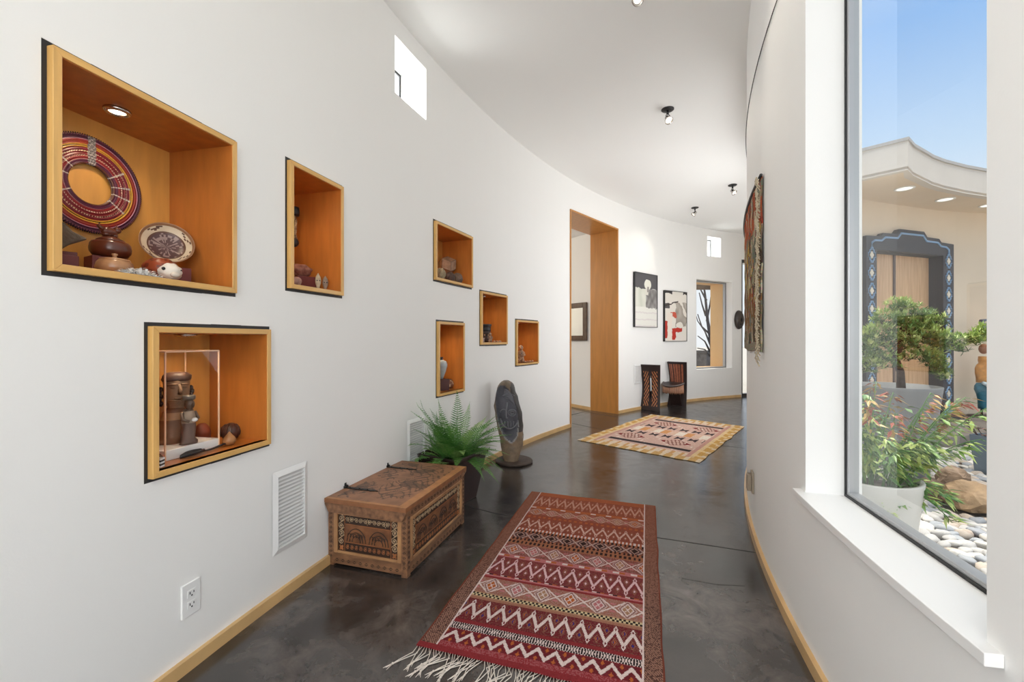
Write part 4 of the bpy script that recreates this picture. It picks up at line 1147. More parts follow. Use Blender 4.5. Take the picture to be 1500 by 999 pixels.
    if b == 11: return out(WH if .3 < t < .7 and int(s * 26) % 3 == 0 else OR if .3 < t < .7 and int(s * 26) % 3 == 1 else PK)
    if b == 12: return lattice(6.5, C(120, 66, 62), C(206, 184, 180))
    if b == 13: return out(BK if (int(s * 60) % 2 == 0 and .25 < t < .75) else C(150, 100, 74))
    if b == 14:
        if t < .2 or t > .8: return out(BK if int(s * 64) % 2 else C(150, 96, 72))
        d = abs((s * 8 % 1) - .5) * 2 + abs(t - .5) * 2.0
        if d < .42: return out(BK)
        if d < .60: return out(C(170, 140, 130))
        if d < .76: return out(BK)
        return out(GR if d < .95 else C(190, 170, 160) if d < 1.1 else C(96, 58, 52))
    if b == 15: return out(WH if int(s * 70) % 2 else C(160, 84, 56))
    if b == 16: return hooks(11, C(124, 56, 48), C(212, 182, 170), None, .10)
    if b == 17: return out(OR if int(s * 44) % 2 and .3 < t < .7 else C(128, 60, 48))
    if b == 18: return lattice(7, C(126, 66, 52), C(204, 178, 164))
    if b == 19: return out(WH if int(s * 22) % 3 == 0 and .3 < t < .7 else C(172, 94, 50))
    if b == 20: return hooks(13, C(130, 62, 50), C(204, 164, 146), None, .12)
    return out(C(160, 88, 54))
NL, NR, FL, FR = (-.358, 1.636, 0), (.486, 1.375, 0), (.149, 3.286, 0), (.984, 2.998, 0)
rg, rpos = rug('kilim_rug', FL, FR, NL, NR, 260, 430, rug_col, 'red flat woven runner with white zigzags and diamonds, fringed at the near end')
# fringe
cot = mat('white cotton fringe', C(214, 204, 194), .9, bump=.3, bscale=200)
fr_ = random.Random(21)
ex = (Vector(NR) - Vector(NL)).normalized(); ey = (Vector(NL) - Vector(FL)).normalized()
for i in range(46):
    u = (i + .5) / 46; p = Vector(rpos(u, 0)); p.z = .004
    mb = MB(); sw = fr_.uniform(-.035, .03) - .02 * (1 - u); L_ = fr_.uniform(.075, .12); q = fr_.uniform(-.02, .02)
    for s_ in (-1, 1):
        path = [p + ex * (s_ * .005), p + ey * L_ * .35 + ex * (s_ * .009 + q), p + ey * L_ * .75 + ex * (s_ * .004 + sw * .7 + q * .5), p + ey * L_ + ex * sw]
        path = [Vector((a.x, a.y, .0032 + .002 * (k_ == 1))) for k_, a in enumerate(path)]
        mb.tube(path, [.0016, .0017, .0017, .0022], 5)
    kn = p + ey * L_ + ex * sw; mb.ball((kn.x, kn.y, .0042), .004, 8, 6)
    for s_ in (-1, 0, 1): mb.tube([(kn.x, kn.y, .004), tuple(Vector((0, 0, .003)) + Vector((kn.x, kn.y, 0)) + ey * fr_.uniform(.02, .035) + ex * (s_ * .008 + sw * .3))], [.0022, .0008], 5)
    mb.build('tassel', cot, rg, T(*-rg.matrix_basis.translation) @ T(*rg.matrix_basis.translation))
c2r = random.Random(3)
def rug2_col(u, v):
    j = 1 - .22 * c2r.random()
    def o(*c): return tuple(x * j for x in lin(c))
    e = min(u, 1 - u); g = min(v, 1 - v)
    # u runs along the long side, v across
    if g < .055 or e < .03:
        w_ = int((u if g < .055 else v) * 34)
        return o(206, 166, 108) if w_ % 3 else o(224, 206, 178)
    if e < .13: 
        if abs(e - .115) < .012: return o(196, 150, 138)
        return (o(204, 160, 92) if e < .07 else o(218, 190, 150)) if int(v * 40 + u * 9) % 4 else o(226, 200, 150)
    if g < .12: return o(222, 202, 178) if int(u * 40) % 3 else o(206, 160, 110)
    if abs(g - .17) < .018 and .16 < u < .86: return o(62, 54, 56)
    for vv, off in ((.40, 0.0), (.62, .05)):
        if abs(v - vv) < .05:
            x = ((u - .16 - off) / .115) % 1
            if .16 < u < .86 and x < .62:
                q = abs(x - .31) / .31; h_ = .010 + .030 * q
                if abs(v - vv) < h_ * (1.0): return o(66, 54, 58)
    for uc, vc in ((.28, .29), (.68, .29), (.34, .73), (.74, .73)):
        d = abs(u - uc) / .13 + abs(v - vc) / .075
        if d < 1:
            if abs(u - uc) > .085: return o(128, 44, 44)
            if (int(u * 90) + int(v * 60)) % 3 == 0: return o(120, 66, 56)
            if d > .82: return o(190, 150, 140)
    if abs(v - .51) < .05 and .16 < u < .86:
        k = int((u - .16) / .07) % 3
        return (o(226, 214, 200), o(208, 150, 100), o(214, 180, 160))[k]
    return o(206, 172, 158) if (int(u * 50) * 7 + int(v * 30) * 3) % 11 else o(222, 202, 188)
rg2, _ = rug('flat_woven_rug', (2.12, 6.655, 0), (3.05, 5.737, 0), (.745, 4.973, 0), (1.742, 4.055, 0), 130, 200, rug2_col, 'pale pink and gold patterned rug with black bars, farther down the hall', wav=.02)

# ---------------------------------------------------------------- African chairs
def curved_board(name, label, bl, br, hgt, cfn, slot, tilt=0.0, extra=None):
    bl, br = Vector(bl), Vector(br); w = (br - bl).length; u = (br - bl).normalized()
    r = thing(name, label, 'chair', basis((bl + br) / 2 + Vector((u.y, -u.x, 0)) * .06, u.x, u.y), 'carved two-board chairs by the far wall')
    def pos(a, b):
        hw = w / 2 * (1.0 - .11 * sin(pi * b) + .04 * b)
        return ((a - .5) * 2 * hw, tilt * b + .055 * sin(pi * b) - .0 + .02 * (2 * a - 1) ** 2 - .02, hgt * b)
    return r, pos, w
dkw = C(46, 28, 24); ornw = C(206, 130, 80)
def cA(u, v):
    j = 1 - .2 * random.random()
    if .09 < v < .86 and .10 < abs(u - .5) < .36:
        k = (v * 10 + (-1 if u < .5 else 1) * (u - .5) * (8 if v > .24 else -8)) % 1
        if k < .42: return tuple(x * j for x in ornw)
    return tuple(x * j for x in dkw)
p0, p1 = floor_at(940.5, 598.5), floor_at(968.6, 601.3)
r, pos, w = curved_board('carved_chair', 'dark carved board chair with orange chevrons and a long slot, left of the pair', p0, p1, .735, cA, True)
cwood = mat('dark board wood', (.5, .5, .5), .5, attr=True, var=.3, vscale=25)
slot = lambda u, v: ((u - .5) / .055) ** 2 + ((v - .50) / .27) ** 2 < 1
mb = MB(); mb.grid(44, 72, pos, cfn=cA, skip=slot); mb.build('board', cwood, r, solid=.028, off=0)
mb = MB(); mb.lathe([(.012, -.006), (.014, 0), (.010, .006)], 16); mb.build('white_boss', M['white'], r, T(0, .02, .735 * .82) @ Matrix.Rotation(pi / 2, 4, 'X'))
mb = MB(); mb.grid(14, 20, lambda a, b: ((a - .5) * .10, .05 + .09 * b - .03 * b * b, .30 - .30 * b + .03 * sin(pi * b)), cfn=lambda a, b: dkw); mb.build('rear_leg', cwood, r, solid=.024, off=0)
def cB(u, v):
    j = 1 - .25 * random.random()
    if .52 < v < .955 and .10 < u < .86 or (.46 < v < .5 and 0):
        k = (int(u * 22) + int(v * 46) % 2 * (int(u * 22) % 3)) % 3
        return tuple(x * j for x in (C(176, 102, 72) if k else C(70, 40, 34)))
    return tuple(x * j for x in dkw)
p0, p1 = floor_at(980.6, 592.6), floor_at(1007.6, 595.6)
r, pos, w = curved_board('carved_chair', 'dark carved board chair with a round seat and fibre fringe, right of the pair', p0, p1, .76, cB, False)
mb = MB(); mb.grid(34, 64, pos, cfn=cB); mb.build('board', cwood, r, solid=.028, off=0)
mb = MB(); pts = [(-.18, .03), (.12, .03)] + [(-.03 + .175 * cos(a), -.06 - .19 * sin(a)) for a in np.linspace(0, pi, 18)]
sv = [Vector((p[0], p[1], .41 + .26 * min(0, p[1] + .04))) for p in pts]
mb.add([tuple(q) for q in sv] + [(q.x * .98, q.y * .98, q.z - .03) for q in sv], [tuple(range(len(sv))), tuple(range(2 * len(sv) - 1, len(sv) - 1, -1))] + [(i, len(sv) + i, len(sv) + (i + 1) % len(sv), (i + 1) % len(sv)) for i in range(len(sv))], 0)
mb.build('seat', mat('dark leather seat', C(52, 42, 40), .35), r, bevel=.004)
mb = MB(); rim = [(-.03 + .180 * cos(a), -.06 - .196 * sin(a), .415 + .26 * min(0, -.02 - .196 * sin(a))) for a in np.linspace(0, pi, 24)]; mb.tube(rim, .011, 8); mb.build('seat_rim', mat('grey seat rim', C(110, 100, 96), .5), r)
mb = MB()
for i in range(60):
    a = pi * (i + .5) / 60; x, y = -.03 + .176 * cos(a), -.06 - .19 * sin(a)
    zf = .39 + .26 * min(0, y + .04); mb.tube([(x, y, zf), (x * 1.01, y * 1.01, .25), (x * .98, y * .98, .215 + .025 * random.random())], [.0055, .0055, .003], 5, col=[C(176, 126, 94), C(150, 92, 66), C(198, 158, 128)][i % 3])
mb.build('fibre_fringe', cwood, r)
mb = MB(); mb.grid(14, 14, lambda a, b: ((a - .5) * .2, -.13 + .12 * (1 - b), .36 * b), cfn=lambda a, b: dkw); mb.build('front_leg', cwood, r, solid=.024, off=0)

# ---------------------------------------------------------------- wall pieces
def picture(xl, xr, zb, zt, cfn, label, nu=90, nv=126, dep=.03, fw=.008):
    X, w, *_ = frameL(xl, xr, zb); h = zt - zb
    r = thing('framed_picture', label, 'picture', X @ T(0, -.012, 0))
    mb = MB(); a = w / 2
    mb.box(-a, -a + fw, -dep, .006, 0, h); mb.box(a - fw, a, -dep, .006, 0, h); mb.box(-a + fw, a - fw, -dep, .006, 0, fw); mb.box(-a + fw, a - fw, -dep, .006, h - fw, h)
    mb.build('frame', M['black'], r)
    mb = MB(); mb.grid(nu, nv, lambda u, v: (-a + fw + (w - 2 * fw) * u, -dep + .008, fw + (h - 2 * fw) * v), cfn=cfn)
    mb.build('print', M['art'], r); return r
def nz2(u, v, k=8, s=0): return noise.noise(Vector((u * k, v * k, s)))
def art1(u, v):
    u, v = u + .03 * nz2(u, v, 7, 21), v + .02 * nz2(u, v, 9, 31)
    g = (222, 220, 212)
    if v > .72 + .03 * nz2(u, v, 4): g = (92, 90, 92)
    elif u > .48 and v > .36 + .05 * nz2(u, 0, 12, 3) and v < .72: k = nz2(u, v, 9); g = (132 + 40 * k, 128 + 40 * k, 126 + 40 * k)
    elif u < .48 and v > .38: k = nz2(u, v, 6, 5); g = (206 + 12 * k, 206 + 10 * k, 194 + 12 * k)
    if ((u - .57) / .15) ** 2 + ((v - .80) / .10) ** 2 < 1: g = (222, 220, 208)
    if .46 < u < .60 and .60 < v < .74: g = (210, 206, 196)
    if .54 < u < .62 and .66 < v < .76: g = (150, 144, 138)
    if v < .3 and int(v * 40) % 5 == 0: g = (212, 206, 202)
    return lin(g)
picture(927, 960, 1.348, 2.240, art1, 'framed grey and white print with a pale head shape, left of the two pictures')
def art2(u, v):
    u, v = u + .05 * nz2(u, v, 5, 21) + .02 * nz2(u, v, 14, 3), v + .035 * nz2(u, v, 5, 31) + .012 * nz2(u, v, 16, 8)
    g = (222, 216, 206); k = nz2(u, v, 5, 2)
    if v > .95 and abs(u - .6) > .25: g = (70, 66, 66)
    if u < .2 and .66 < v < .78 and v < .74 + .1 * u: g = (90, 86, 86)
    if abs(v - (.70 + .22 * u - .1 * u * u)) < .012 and u < .6: g = (70, 64, 62)
    if u > .5 and .30 < v < .78 and k > -.15: g = (158 + 50 * k, 150 + 50 * k, 140 + 50 * k)
    if .24 < u < .52 and .46 < v < .58 and (v - .46) > (.4 - u) * .2: g = (196, 92, 74)
    if .10 < u < .32 and .0 < v < .56: g = (226, 214, 202)
    if u < .10 and .05 < v < .40: g = (176, 60, 50)
    if .34 < u < .78 and .12 + .1 * u < v < .27: g = (182, 58, 48)
    if .32 < u < .5 and .02 < v < .2: g = (182, 58, 48)
    if ((u - .8) / .36) ** 2 + (v / .12) ** 2 < 1: g = (224, 216, 208)
    return lin(g)
picture(971, 1003.5, 1.112, 2.006, art2, 'framed red, white and grey print, right of the two pictures')
# oval mask at the far end
X, w, *_ = frameL(1075.5, 1087, 1.36)
r = thing('wall_mask', 'small dark oval wall mask right of the far window', 'mask', X @ T(0, -.01, 0))
mkm = mat('dark mask wood', C(74, 66, 62), .4, var=.4, vscale=20)
mb = MB(); hm = .355; v = []
mb.grid(26, 36, lambda a, b: ((a - .5) * w * 1.0 * sqrt(max(0, 1 - (2 * b - 1) ** 2)) , -.055 * sqrt(max(0, 1 - (2 * b - 1) ** 2)) * sqrt(max(0, 1 - (2 * a - 1) ** 4)), hm * b), smooth=True)
mb.build('mask_shell', mkm, r, solid=.012, off=1)
mb = MB(); mb.tube([(0, -.05, hm * .66), (0, -.085, hm * .45), (0, -.066, hm * .40)], [.008, .016, .014], 8)
for s_ in (-1, 1): mb.ball((s_ * .042, -.055, hm * .60), (.022, .010, .011), 10, 8)
mb.ball((0, -.058, hm * .24), (.034, .012, .016), 10, 8)
mb.build('mask_features', M['blackp'], r)
# grilles
def grille(xl, xr, zb, zt, label, n=19):
    X, w, *_ = frameL(xl, xr, zb); h = zt - zb
    r = thing('return_air_grille', label, 'vent', X @ T(0, -.002, 0), 'white louvred air grilles')
    b = .024; a = w / 2; mb = MB()
    o = [(-a, 0), (a, 0), (a, h), (-a, h)]; i_ = [(-a + b, b), (a - b, b), (a - b, h - b), (-a + b, h - b)]
    v = [(x, -.004, z) for x, z in o] + [(x, -.012, z) for x, z in i_] + [(x, .004, z) for x, z in i_] + [(x, .002, z) for x, z in o]
    f = []
    for k in range(3): f += [(4 * k + q, 4 * k + (q + 1) % 4, 4 * k + 4 + (q + 1) % 4, 4 * k + 4 + q) for q in range(4)]
    mb.add(v, f); mb.build('grille_frame', M['white'], r)
    mb = MB(); hh = (h - 2 * b) / n
    for q in range(n):
        z = b + hh * q
        mb.add([(-a + b, -.001, z + hh * .12), (a - b, -.001, z + hh * .12), (a - b, -.011, z + hh * .92), (-a + b, -.011, z + hh * .92)], [(0, 1, 2, 3)])
    mb.build('louvres', M['white'], r, solid=.0012)
    mb = MB(); mb.add([(-a + b, .003, b), (a - b, .003, b), (a - b, .003, h - b), (-a + b, .003, h - b)], [(0, 1, 2, 3)]); mb.build('dark_backing', M['dark'], r)
grille(397, 448, .206, .570, 'white louvred air grille low on the wall just left of the chest')
grille(595, 622, .30, .60, 'white louvred air grille on the wall behind the fern', 16)
grille(928, 939, .42, .74, 'small white louvred air grille left of the dark carved chairs', 12)
# outlet
X, w, *_ = frameL(264, 290, .184)
r = thing('wall_outlet', 'white duplex outlet plate low on the left wall', 'outlet', X @ T(0, -.0015, 0)); h = .116
mb = MB(); mb.box(-w / 2, w / 2, -.005, .004, 0, h); mb.build('cover_plate', M['white'], r, bevel=.002)
for z in (h * .33, h * .67):
    mb = MB(); mb.box(-.016, .016, -.0066, -.004, z - .013, z + .013); sk = mb.build('socket', M['white'], r, bevel=.002)
    mb = MB(); mb.box(-.0085, -.0058, -.0072, -.006, z - .002, z + .007); mb.box(.0058, .0085, -.0072, -.006, z - .001, z + .006); mb.ball((0, -.0066, z - .0075), (.003, .001, .003), 8, 6); mb.build('slots', M['dark'], sk)
# right wall: outlet box seen edge-on, rail cable, tapestry
t_ = .395; p = PR(t_); zc = .305
Xr = basis((*p, zc), sin(t_) * 1.0, cos(t_))
r = thing('wall_outlet', 'small brown outlet box sticking out of the right wall above its baseboard', 'outlet', Xr)
bx = mat('brown outlet box', C(150, 136, 118), .5)
mb = MB(); mb.box(-.038, .038, .0005, .012, -.062, .062); mb.build('cover_plate', bx, r, bevel=.002)
mb = MB(); mb.box(-.026, .026, .012, .036, -.05, .045); mb.build('plug_adapter', bx, r, bevel=.004)
mb = MB(); mb.tube([(*PR(t, .006), 2.655) for t in np.linspace(-.2, 1.0, 90)], .0026, 8)
tag(mb.build('picture_rail_cable', M['black']), 'thin black hanging cable stretched high along the right wall', 'cable')
tp0, tp1, zt0, zb0 = .352, .60, 1.998, 1.085
def tap_col(u, v):
    n1 = noise.noise(Vector((u * 20, v * 7, 0))); n2 = noise.noise(Vector((u * 70, v * 10, 4))); n3 = noise.noise(Vector((u * 7, v * 4.5, 9))); n4 = noise.noise(Vector((u * 45, v * 5, 14)))
    c = (138, 122, 98)
    if v > .74 and n1 > -.2: c = (176, 92, 62)
    elif n1 > .2 and v > .3: c = (190, 154, 84)
    elif n3 > .2: c = (122, 126, 110)
    elif n3 < -.2: c = (104, 88, 72)
    if .12 < v < .42 and n1 < -.05: c = (140, 104, 70)
    if n4 > .28: c = (186, 170, 142)
    if n4 < -.38: c = (84, 70, 58)
    if n2 > .36: c = (204, 190, 162)
    if n2 < -.40: c = (164, 72, 54)
    if v < .05: c = (156, 146, 128)
    return tuple(x * (1 - .35 * random.random()) for x in lin(c))
tpo = thing('tapestry', 'shaggy multicoloured woven hanging on the right wall', 'tapestry', T(*PR(tp0), zb0))
iv = tpo.matrix_basis.inverted()
mb = MB(); mb.grid(130, 190, lambda u, v: tuple(iv @ Vector((*PR(tp0 + (tp1 - tp0) * u, .010 + .006 * noise.noise(Vector((u * 22, v * 9, 0)))), zb0 + (zt0 - zb0) * v + .015 * noise.noise(Vector((u * 6, 0, 0)))))), cfn=tap_col)
mb.build('woven_panel', M['weave'], tpo, solid=.006, off=0)
mb = MB(); rt = random.Random(2)
for i in range(70):
    z = zt0 - .01 - (zt0 - zb0 + .03) * i / 70; t = tp0 - .002 + rt.uniform(-.0025, .004)
    mb.tube([tuple(iv @ Vector((*PR(t, .030), z))), tuple(iv @ Vector((*PR(t + .001, .036), z - .02))), tuple(iv @ Vector((*PR(t - .0005, .024), z - .045)))], .004, 5)
mb.build('fringe_edge', mat('cream wool fringe', C(196, 182, 156), .95), tpo)
mb = MB(); mb.tube([tuple(iv @ Vector((*PR(t, .016), zt0 - .012))) for t in np.linspace(tp0 - .002, tp1, 30)], .008, 8); mb.build('hanging_rod', M['blackp'], tpo)

# mirror in the next room
def studyX(x):
    a = (x - 750) / F; s = (a * J.y - J.x) / (Jd.x - a * Jd.y); return s
s0, s1 = studyX(861), studyX(828)
pm0 = J + Jd * s0; z0, z1 = zat(499, pm0.y), zat(442.5, pm0.y)
Xm = basis((*(J + Jd * s1 + Jn * .004).xy, z0), -Jd.x, -Jd.y); wm = s1 - s0; hm = z1 - z0
r = thing('framed_mirror', 'dark framed mirror on the wall seen through the tall wooden doorway', 'mirror', Xm)
mb = MB(); f_ = .085
for b_ in ((0, f_, 0, hm), (wm - f_, wm, 0, hm), (f_, wm - f_, 0, f_), (f_, wm - f_, hm - f_, hm)):
    mb = MB(); mb.box(b_[0], b_[1], -.035, 0, b_[2], b_[3]); mb.build('frame_member', mat('dark gilt wood', C(92, 66, 44), .4, var=.4, vscale=20), r, bevel=.008)
mb = MB(); mb.box(f_ - .012, f_, -.03, 0, f_ - .012, hm - f_ + .012); mb.box(wm - f_, wm - f_ + .012, -.03, 0, f_ - .012, hm - f_ + .012); 
mb = MB(); mb.box(f_, wm - f_, -.012, -.002, f_, hm - f_); mb.build('mirror_glass', M['mirror'], r)

# ---------------------------------------------------------------- ceiling spots
def spot(x, Y, aim, label, rz=0, on=12):
    X_ = (x - 750) / F * Y
    r = thing('ceiling_spotlight', label, 'spotlight', T(X_, Y, ZC) @ RZ(rz), 'dark ceiling spotlights along the hall')
    mb = MB(); mb.lathe([(.056, 0), (.056, -.006), (.048, -.012), (.012, -.014)], 30); mb.build('canopy', M['black'], r)
    mb = MB(); mb.tube([(0, 0, -.012), (0, 0, -.045)], .011, 10); mb.build('stem', M['black'], r)
    d = Vector(aim).normalized(); p = Vector((0, 0, -.085)); q = d.to_track_quat('Z', 'Y').to_matrix().to_4x4()
    mb = MB()
    for s in (-1, 1): mb.tube([(0, 0, -.040), tuple(q @ Vector((s * .026, 0, 0)) * .7 + Vector((0, 0, -.055))), tuple(p + q @ Vector((s * .028, 0, .012)))], .0035, 6)
    mb.build('yoke', M['black'], r)
    X2 = T(*p) @ q
    mb = MB(); mb.lathe([(.010, -.03), (.018, -.024), (.024, .010), (.036, .026), (.038, .042), (.031, .042), (.030, .034)], 24); hd = mb.build('lamp_head', M['chrome'], r, X2)
    mb = MB(); mb.lathe([(.0305, .033), (.018, .036), (0, .037)], 20); mb.build('lens', M['lens2'], hd)
    li = bpy.data.lights.new('ceiling spot', 'SPOT'); li.energy = on; li.spot_size = 1.3; li.spot_blend = .8; li.shadow_soft_size = .03; li.color = (1, .9, .76)
    lo = bpy.data.objects.new('ceiling_spot', li); COL.objects.link(lo); lo.matrix_basis = r.matrix_basis @ T(*(p + d * .046)) @ (-d).to_track_quat('Z', 'Y').to_matrix().to_4x4()
M['lens2'] = mat('spot lens', (.9, .88, .82), .3, emit=(1, .93, .8), es=1.6)
spot(931, 2.58, (.25, -.9, -1.0), 'dark ceiling spotlight nearest the camera, cut by the top edge')
spot(978, 3.997, (.15, -.9, -1.1), 'second dark ceiling spotlight down the hall, above the far rug')
spot(1073, 5.96, (.5, -.8, -1.0), 'dark ceiling spotlight close to the right wall')
spot(1018, 6.98, (-.9, .1, -.9), 'farthest dark ceiling spotlight, turned toward the pictures')

#@@PART4
# ---------------------------------------------------------------- courtyard
GZ = -.10
mb = MB(); mb.add([(-40, -30, GZ - .03), (60, -30, GZ - .03), (60, 70, GZ - .03), (-40, 70, GZ - .03)], [(0, 1, 2, 3)])
struct(mb.build('ground', mat('pale gravel ground', C(168, 164, 158), .9, var=.35, vscale=22, bump=.6, bscale=30)))
stucco = mat('cream stucco', C(226, 208, 184), .8, var=.06, vscale=2, bump=.08, bscale=90, spec=.2)
stucco2 = mat('pale stucco fascia', C(214, 206, 196), .8, var=.05, vscale=2, bump=.05, bscale=90, spec=.2)
WP = [(3.85, 5.36), (4.3, 5.72), (4.83, 6.02), (5.37, 6.25), (5.95, 6.45), (6.71, 6.61), (7.34, 6.71), (8.5, 6.80), (11, 6.80)]
def wp_col(x):
    a = (x - 750) / F
    for i in range(len(WP) - 1):
        p, q = WP[i], WP[i + 1]
        s_ = (a * p[1] - p[0]) / ((q[0] - p[0]) - a * (q[1] - p[1]))
        if -1e-6 <= s_ <= 1: return Vector((p[0] + (q[0] - p[0]) * s_, p[1] + (q[1] - p[1]) * s_, 0))
da, db = wp_col(1276.5), wp_col(1372.5)
sa, sb = wp_col(1263.5), wp_col(1391)
chain1 = [Vector((*p, 0)) for p in WP if p[0] < da.x] + [da]
chain2 = [db] + [Vector((*p, 0)) for p in WP if p[0] > db.x]
mb = MB()
def wall_seg(p, q, z0, z1, th=.22):
    d = (q - p).normalized(); n = Vector((-d.y, d.x, 0)) * th
    v = [p, q, q + n, p + n]; mb.add([(x.x, x.y, z0) for x in v] + [(x.x, x.y, z1) for x in v], [(3, 2, 1, 0), (4, 5, 6, 7), (0, 1, 5, 4), (1, 2, 6, 5), (2, 3, 7, 6), (3, 0, 4, 7)])
for ch in (chain1, chain2):
    for i in range(len(ch) - 1): wall_seg(ch[i], ch[i + 1], GZ, 3.40)
wall_seg(da, db, 2.392, 3.40)
struct(mb.build('wall_courtyard', stucco))
# entry door and painted surround
dv = (sb - sa).normalized(); Xd = basis((*((sa + sb) / 2).xy, .02), dv.x, dv.y); W2 = (sb - sa).length / 2
IX = Xd.inverted(); ol, orr = (IX @ da).x, (IX @ db).x
ed = thing('entry_door', 'tall double entry door with pale wood leaves in a dark painted stepped surround', 'door', Xd)
blk = mat('dark painted surround', C(46, 46, 54), .6, var=.25, vscale=6); blu = mat('pale blue paint', C(132, 168, 204), .6); cre = mat('cream paint', C(226, 216, 196), .6)
zo, zs1, zs2 = 2.55, 2.61, 2.69
top = [(-W2, zo), (-W2 * .70, zo + .01), (-W2 * .64, zs1), (-W2 * .36, zs1 + .005), (-W2 * .28, zs2), (W2 * .28, zs2), (W2 * .36, zs1 + .005), (W2 * .64, zs1), (W2 * .70, zo + .01), (W2, zo)]
pts = [(-W2, 0)] + top + [(W2, 0), (orr, 0), (orr, 2.37), (ol, 2.37), (ol, 0)]
mb = MB(); mb.prism(pts[::-1], -.05, .03, 'y'); sur = mb.build('painted_surround', blk, ed)
mb = MB(); ml = (-W2 + ol) / 2; mr = (W2 + orr) / 2
line = [(ml, 2.40), (ml, 2.46), (ml + .06, zo - .055), (-W2 * .68, zo - .05), (-W2 * .60, zs1 - .06), (-W2 * .33, zs1 - .055), (-W2 * .25, zs2 - .06), (W2 * .25, zs2 - .06), (W2 * .33, zs1 - .055), (W2 * .60, zs1 - .06), (W2 * .68, zo - .05), (mr - .06, zo - .055), (mr, 2.46), (mr, 2.40)]
mb.tube([(x, -.052, z) for x, z in line], .015, 6, flat=1); mb.build('blue_line', blu, sur)
def stepped(cx, cz, w, h):
    q = [(-.5, -.17), (-.5, .17), (-.3, .17), (-.3, .36), (-.14, .36), (-.14, .5), (.14, .5), (.14, .36), (.3, .36), (.3, .17), (.5, .17), (.5, -.17), (.3, -.17), (.3, -.36), (.14, -.36), (.14, -.5), (-.14, -.5), (-.14, -.36), (-.3, -.36), (-.3, -.17)]
    return [(cx + x * w, cz + z * h) for x, z in q]
for cx in (ml, mr):
    for i in range(9):
        cz = 2.29 - .246 * i
        if cz < .3: continue
        mb = MB(); w_ = .13
        mb.tube([(x, -.053, z) for x, z in stepped(cx, cz, w_, .20)], .010, 5, 0, closed=True)
        mb.prism(stepped(cx, cz, .07, .10)[::-1], -.056, -.045, 'y', 1)
        mb.build('painted_medallion', [blu, cre], sur)
    mb = MB(); mb.prism([(cx - .10, .01), (cx + .10, .01), (cx + .10, .07), (cx + .07, .07), (cx + .07, .13), (cx + .04, .13), (cx + .04, .19), (cx - .04, .19), (cx - .04, .13), (cx - .07, .13), (cx - .07, .07), (cx - .10, .07)], -.056, -.045, 'y'); mb.build('painted_step', blu, sur)
leafm = mat('pale door wood', C(222, 182, 138), .5, var=.3, vscale=4, stretch=(8, 8, .6), c2=C(196, 150, 106))
sp = ol + (orr - ol) * .44
for a, b_ in ((ol + .01, sp - .006), (sp + .006, orr - .01)):
    mb = MB(); mb.box(a, b_, .12, .17, .01, 2.36); lf = mb.build('door_leaf', leafm, ed, bevel=.004)
mb = MB(); mb.box(sp - .02, sp + .02, .105, .12, .01, 2.36); mb.build('centre_stile', mat('brown stile', C(84, 56, 40), .5), ed)
mb = MB(); mb.box(orr - .004, orr + .02, .03, .26, 0, 2.38); mb.build('dark_jamb', blk, ed)
mb = MB(); mb.box(ol - .02, ol + .004, .03, .26, 0, 2.38); mb.build('dark_jamb', blk, ed)
mb = MB(); mb.box(ol, orr, .03, .26, 2.362, 2.385); mb.build('dark_head', blk, ed)
# porch canopy
FP = [(3.74, 5.74), (4.2, 5.24), (4.477, 4.94), (4.70, 5.12), (4.97, 5.28), (5.22, 5.43), (5.51, 5.57), (5.95, 5.74), (6.46, 5.90), (7.2, 6.05), (8.4, 6.15), (11, 6.2)]
ZS, ZF = 3.08, 3.40
pcn = thing('porch_canopy', 'curved pale canopy with a sharp corner over the entry door', 'canopy', T(4.477, 4.94, ZS)); io = pcn.matrix_basis.inverted()
bk = [(3.9, 5.75), (4.3, 5.85), (4.83, 6.1), (5.37, 6.33), (5.95, 6.53), (6.71, 6.69), (7.34, 6.79), (8.5, 6.9), (11, 6.9)]
mb = MB(); poly = FP + bk[::-1]
mb.prism([(p[0] - 4.477, p[1] - 4.94) for p in poly], 0, .03, 'z'); mb.build('soffit', stucco, pcn)
mb = MB(); n = len(FP)
FI_ = []
for i, p in enumerate(FP):
    d = Vector(FP[min(i + 1, n - 1)]) - Vector(FP[max(i - 1, 0)]); nn = Vector((-d.y, d.x)).normalized() * .08
    FI_.append((p[0] + nn.x, p[1] + nn.y))
mb.prism([(p[0] - 4.477, p[1] - 4.94) for p in FP + FI_[::-1]], -.012, ZF - ZS, 'z'); mb.build('fascia', stucco2, pcn)
mb = MB()
FO = []
for i, p in enumerate(FP):
    d = Vector(FP[min(i + 1, n - 1)]) - Vector(FP[max(i - 1, 0)]); nn = Vector((-d.y, d.x)).normalized() * -.02
    FO.append((p[0] + nn.x - 4.477, p[1] + nn.y - 4.94))
mb.prism(FO + [(p[0] - 4.477, p[1] - 4.94) for p in bk[::-1]], ZF - ZS, ZF - ZS + .035, 'z'); mb.build('roof_cap', mat('grey roof edge', C(176, 172, 168), .6), pcn)
for x, y in ((1325, 276), (1384.5, 292), (1448, 300.5)):
    Y = (ZS - H) * F / (YH - y); q = Vector(((x - 750) / F * Y, Y, 0)) - Vector((4.477, 4.94, 0))
    mb = MB(); mb.lathe([(.105, 0), (.105, -.008), (.085, -.010), (.08, 0)], 26, c=(q.x, q.y, 0)); dr = mb.build('downlight', M['white'], pcn)
    mb = MB(); mb.lathe([(.083, -.004), (0, -.006)], 24, c=(q.x, q.y, 0)); mb.build('lens', mat('porch lamp lens', (.9, .88, .8), .4, emit=(1, .95, .85), es=1.2), dr)
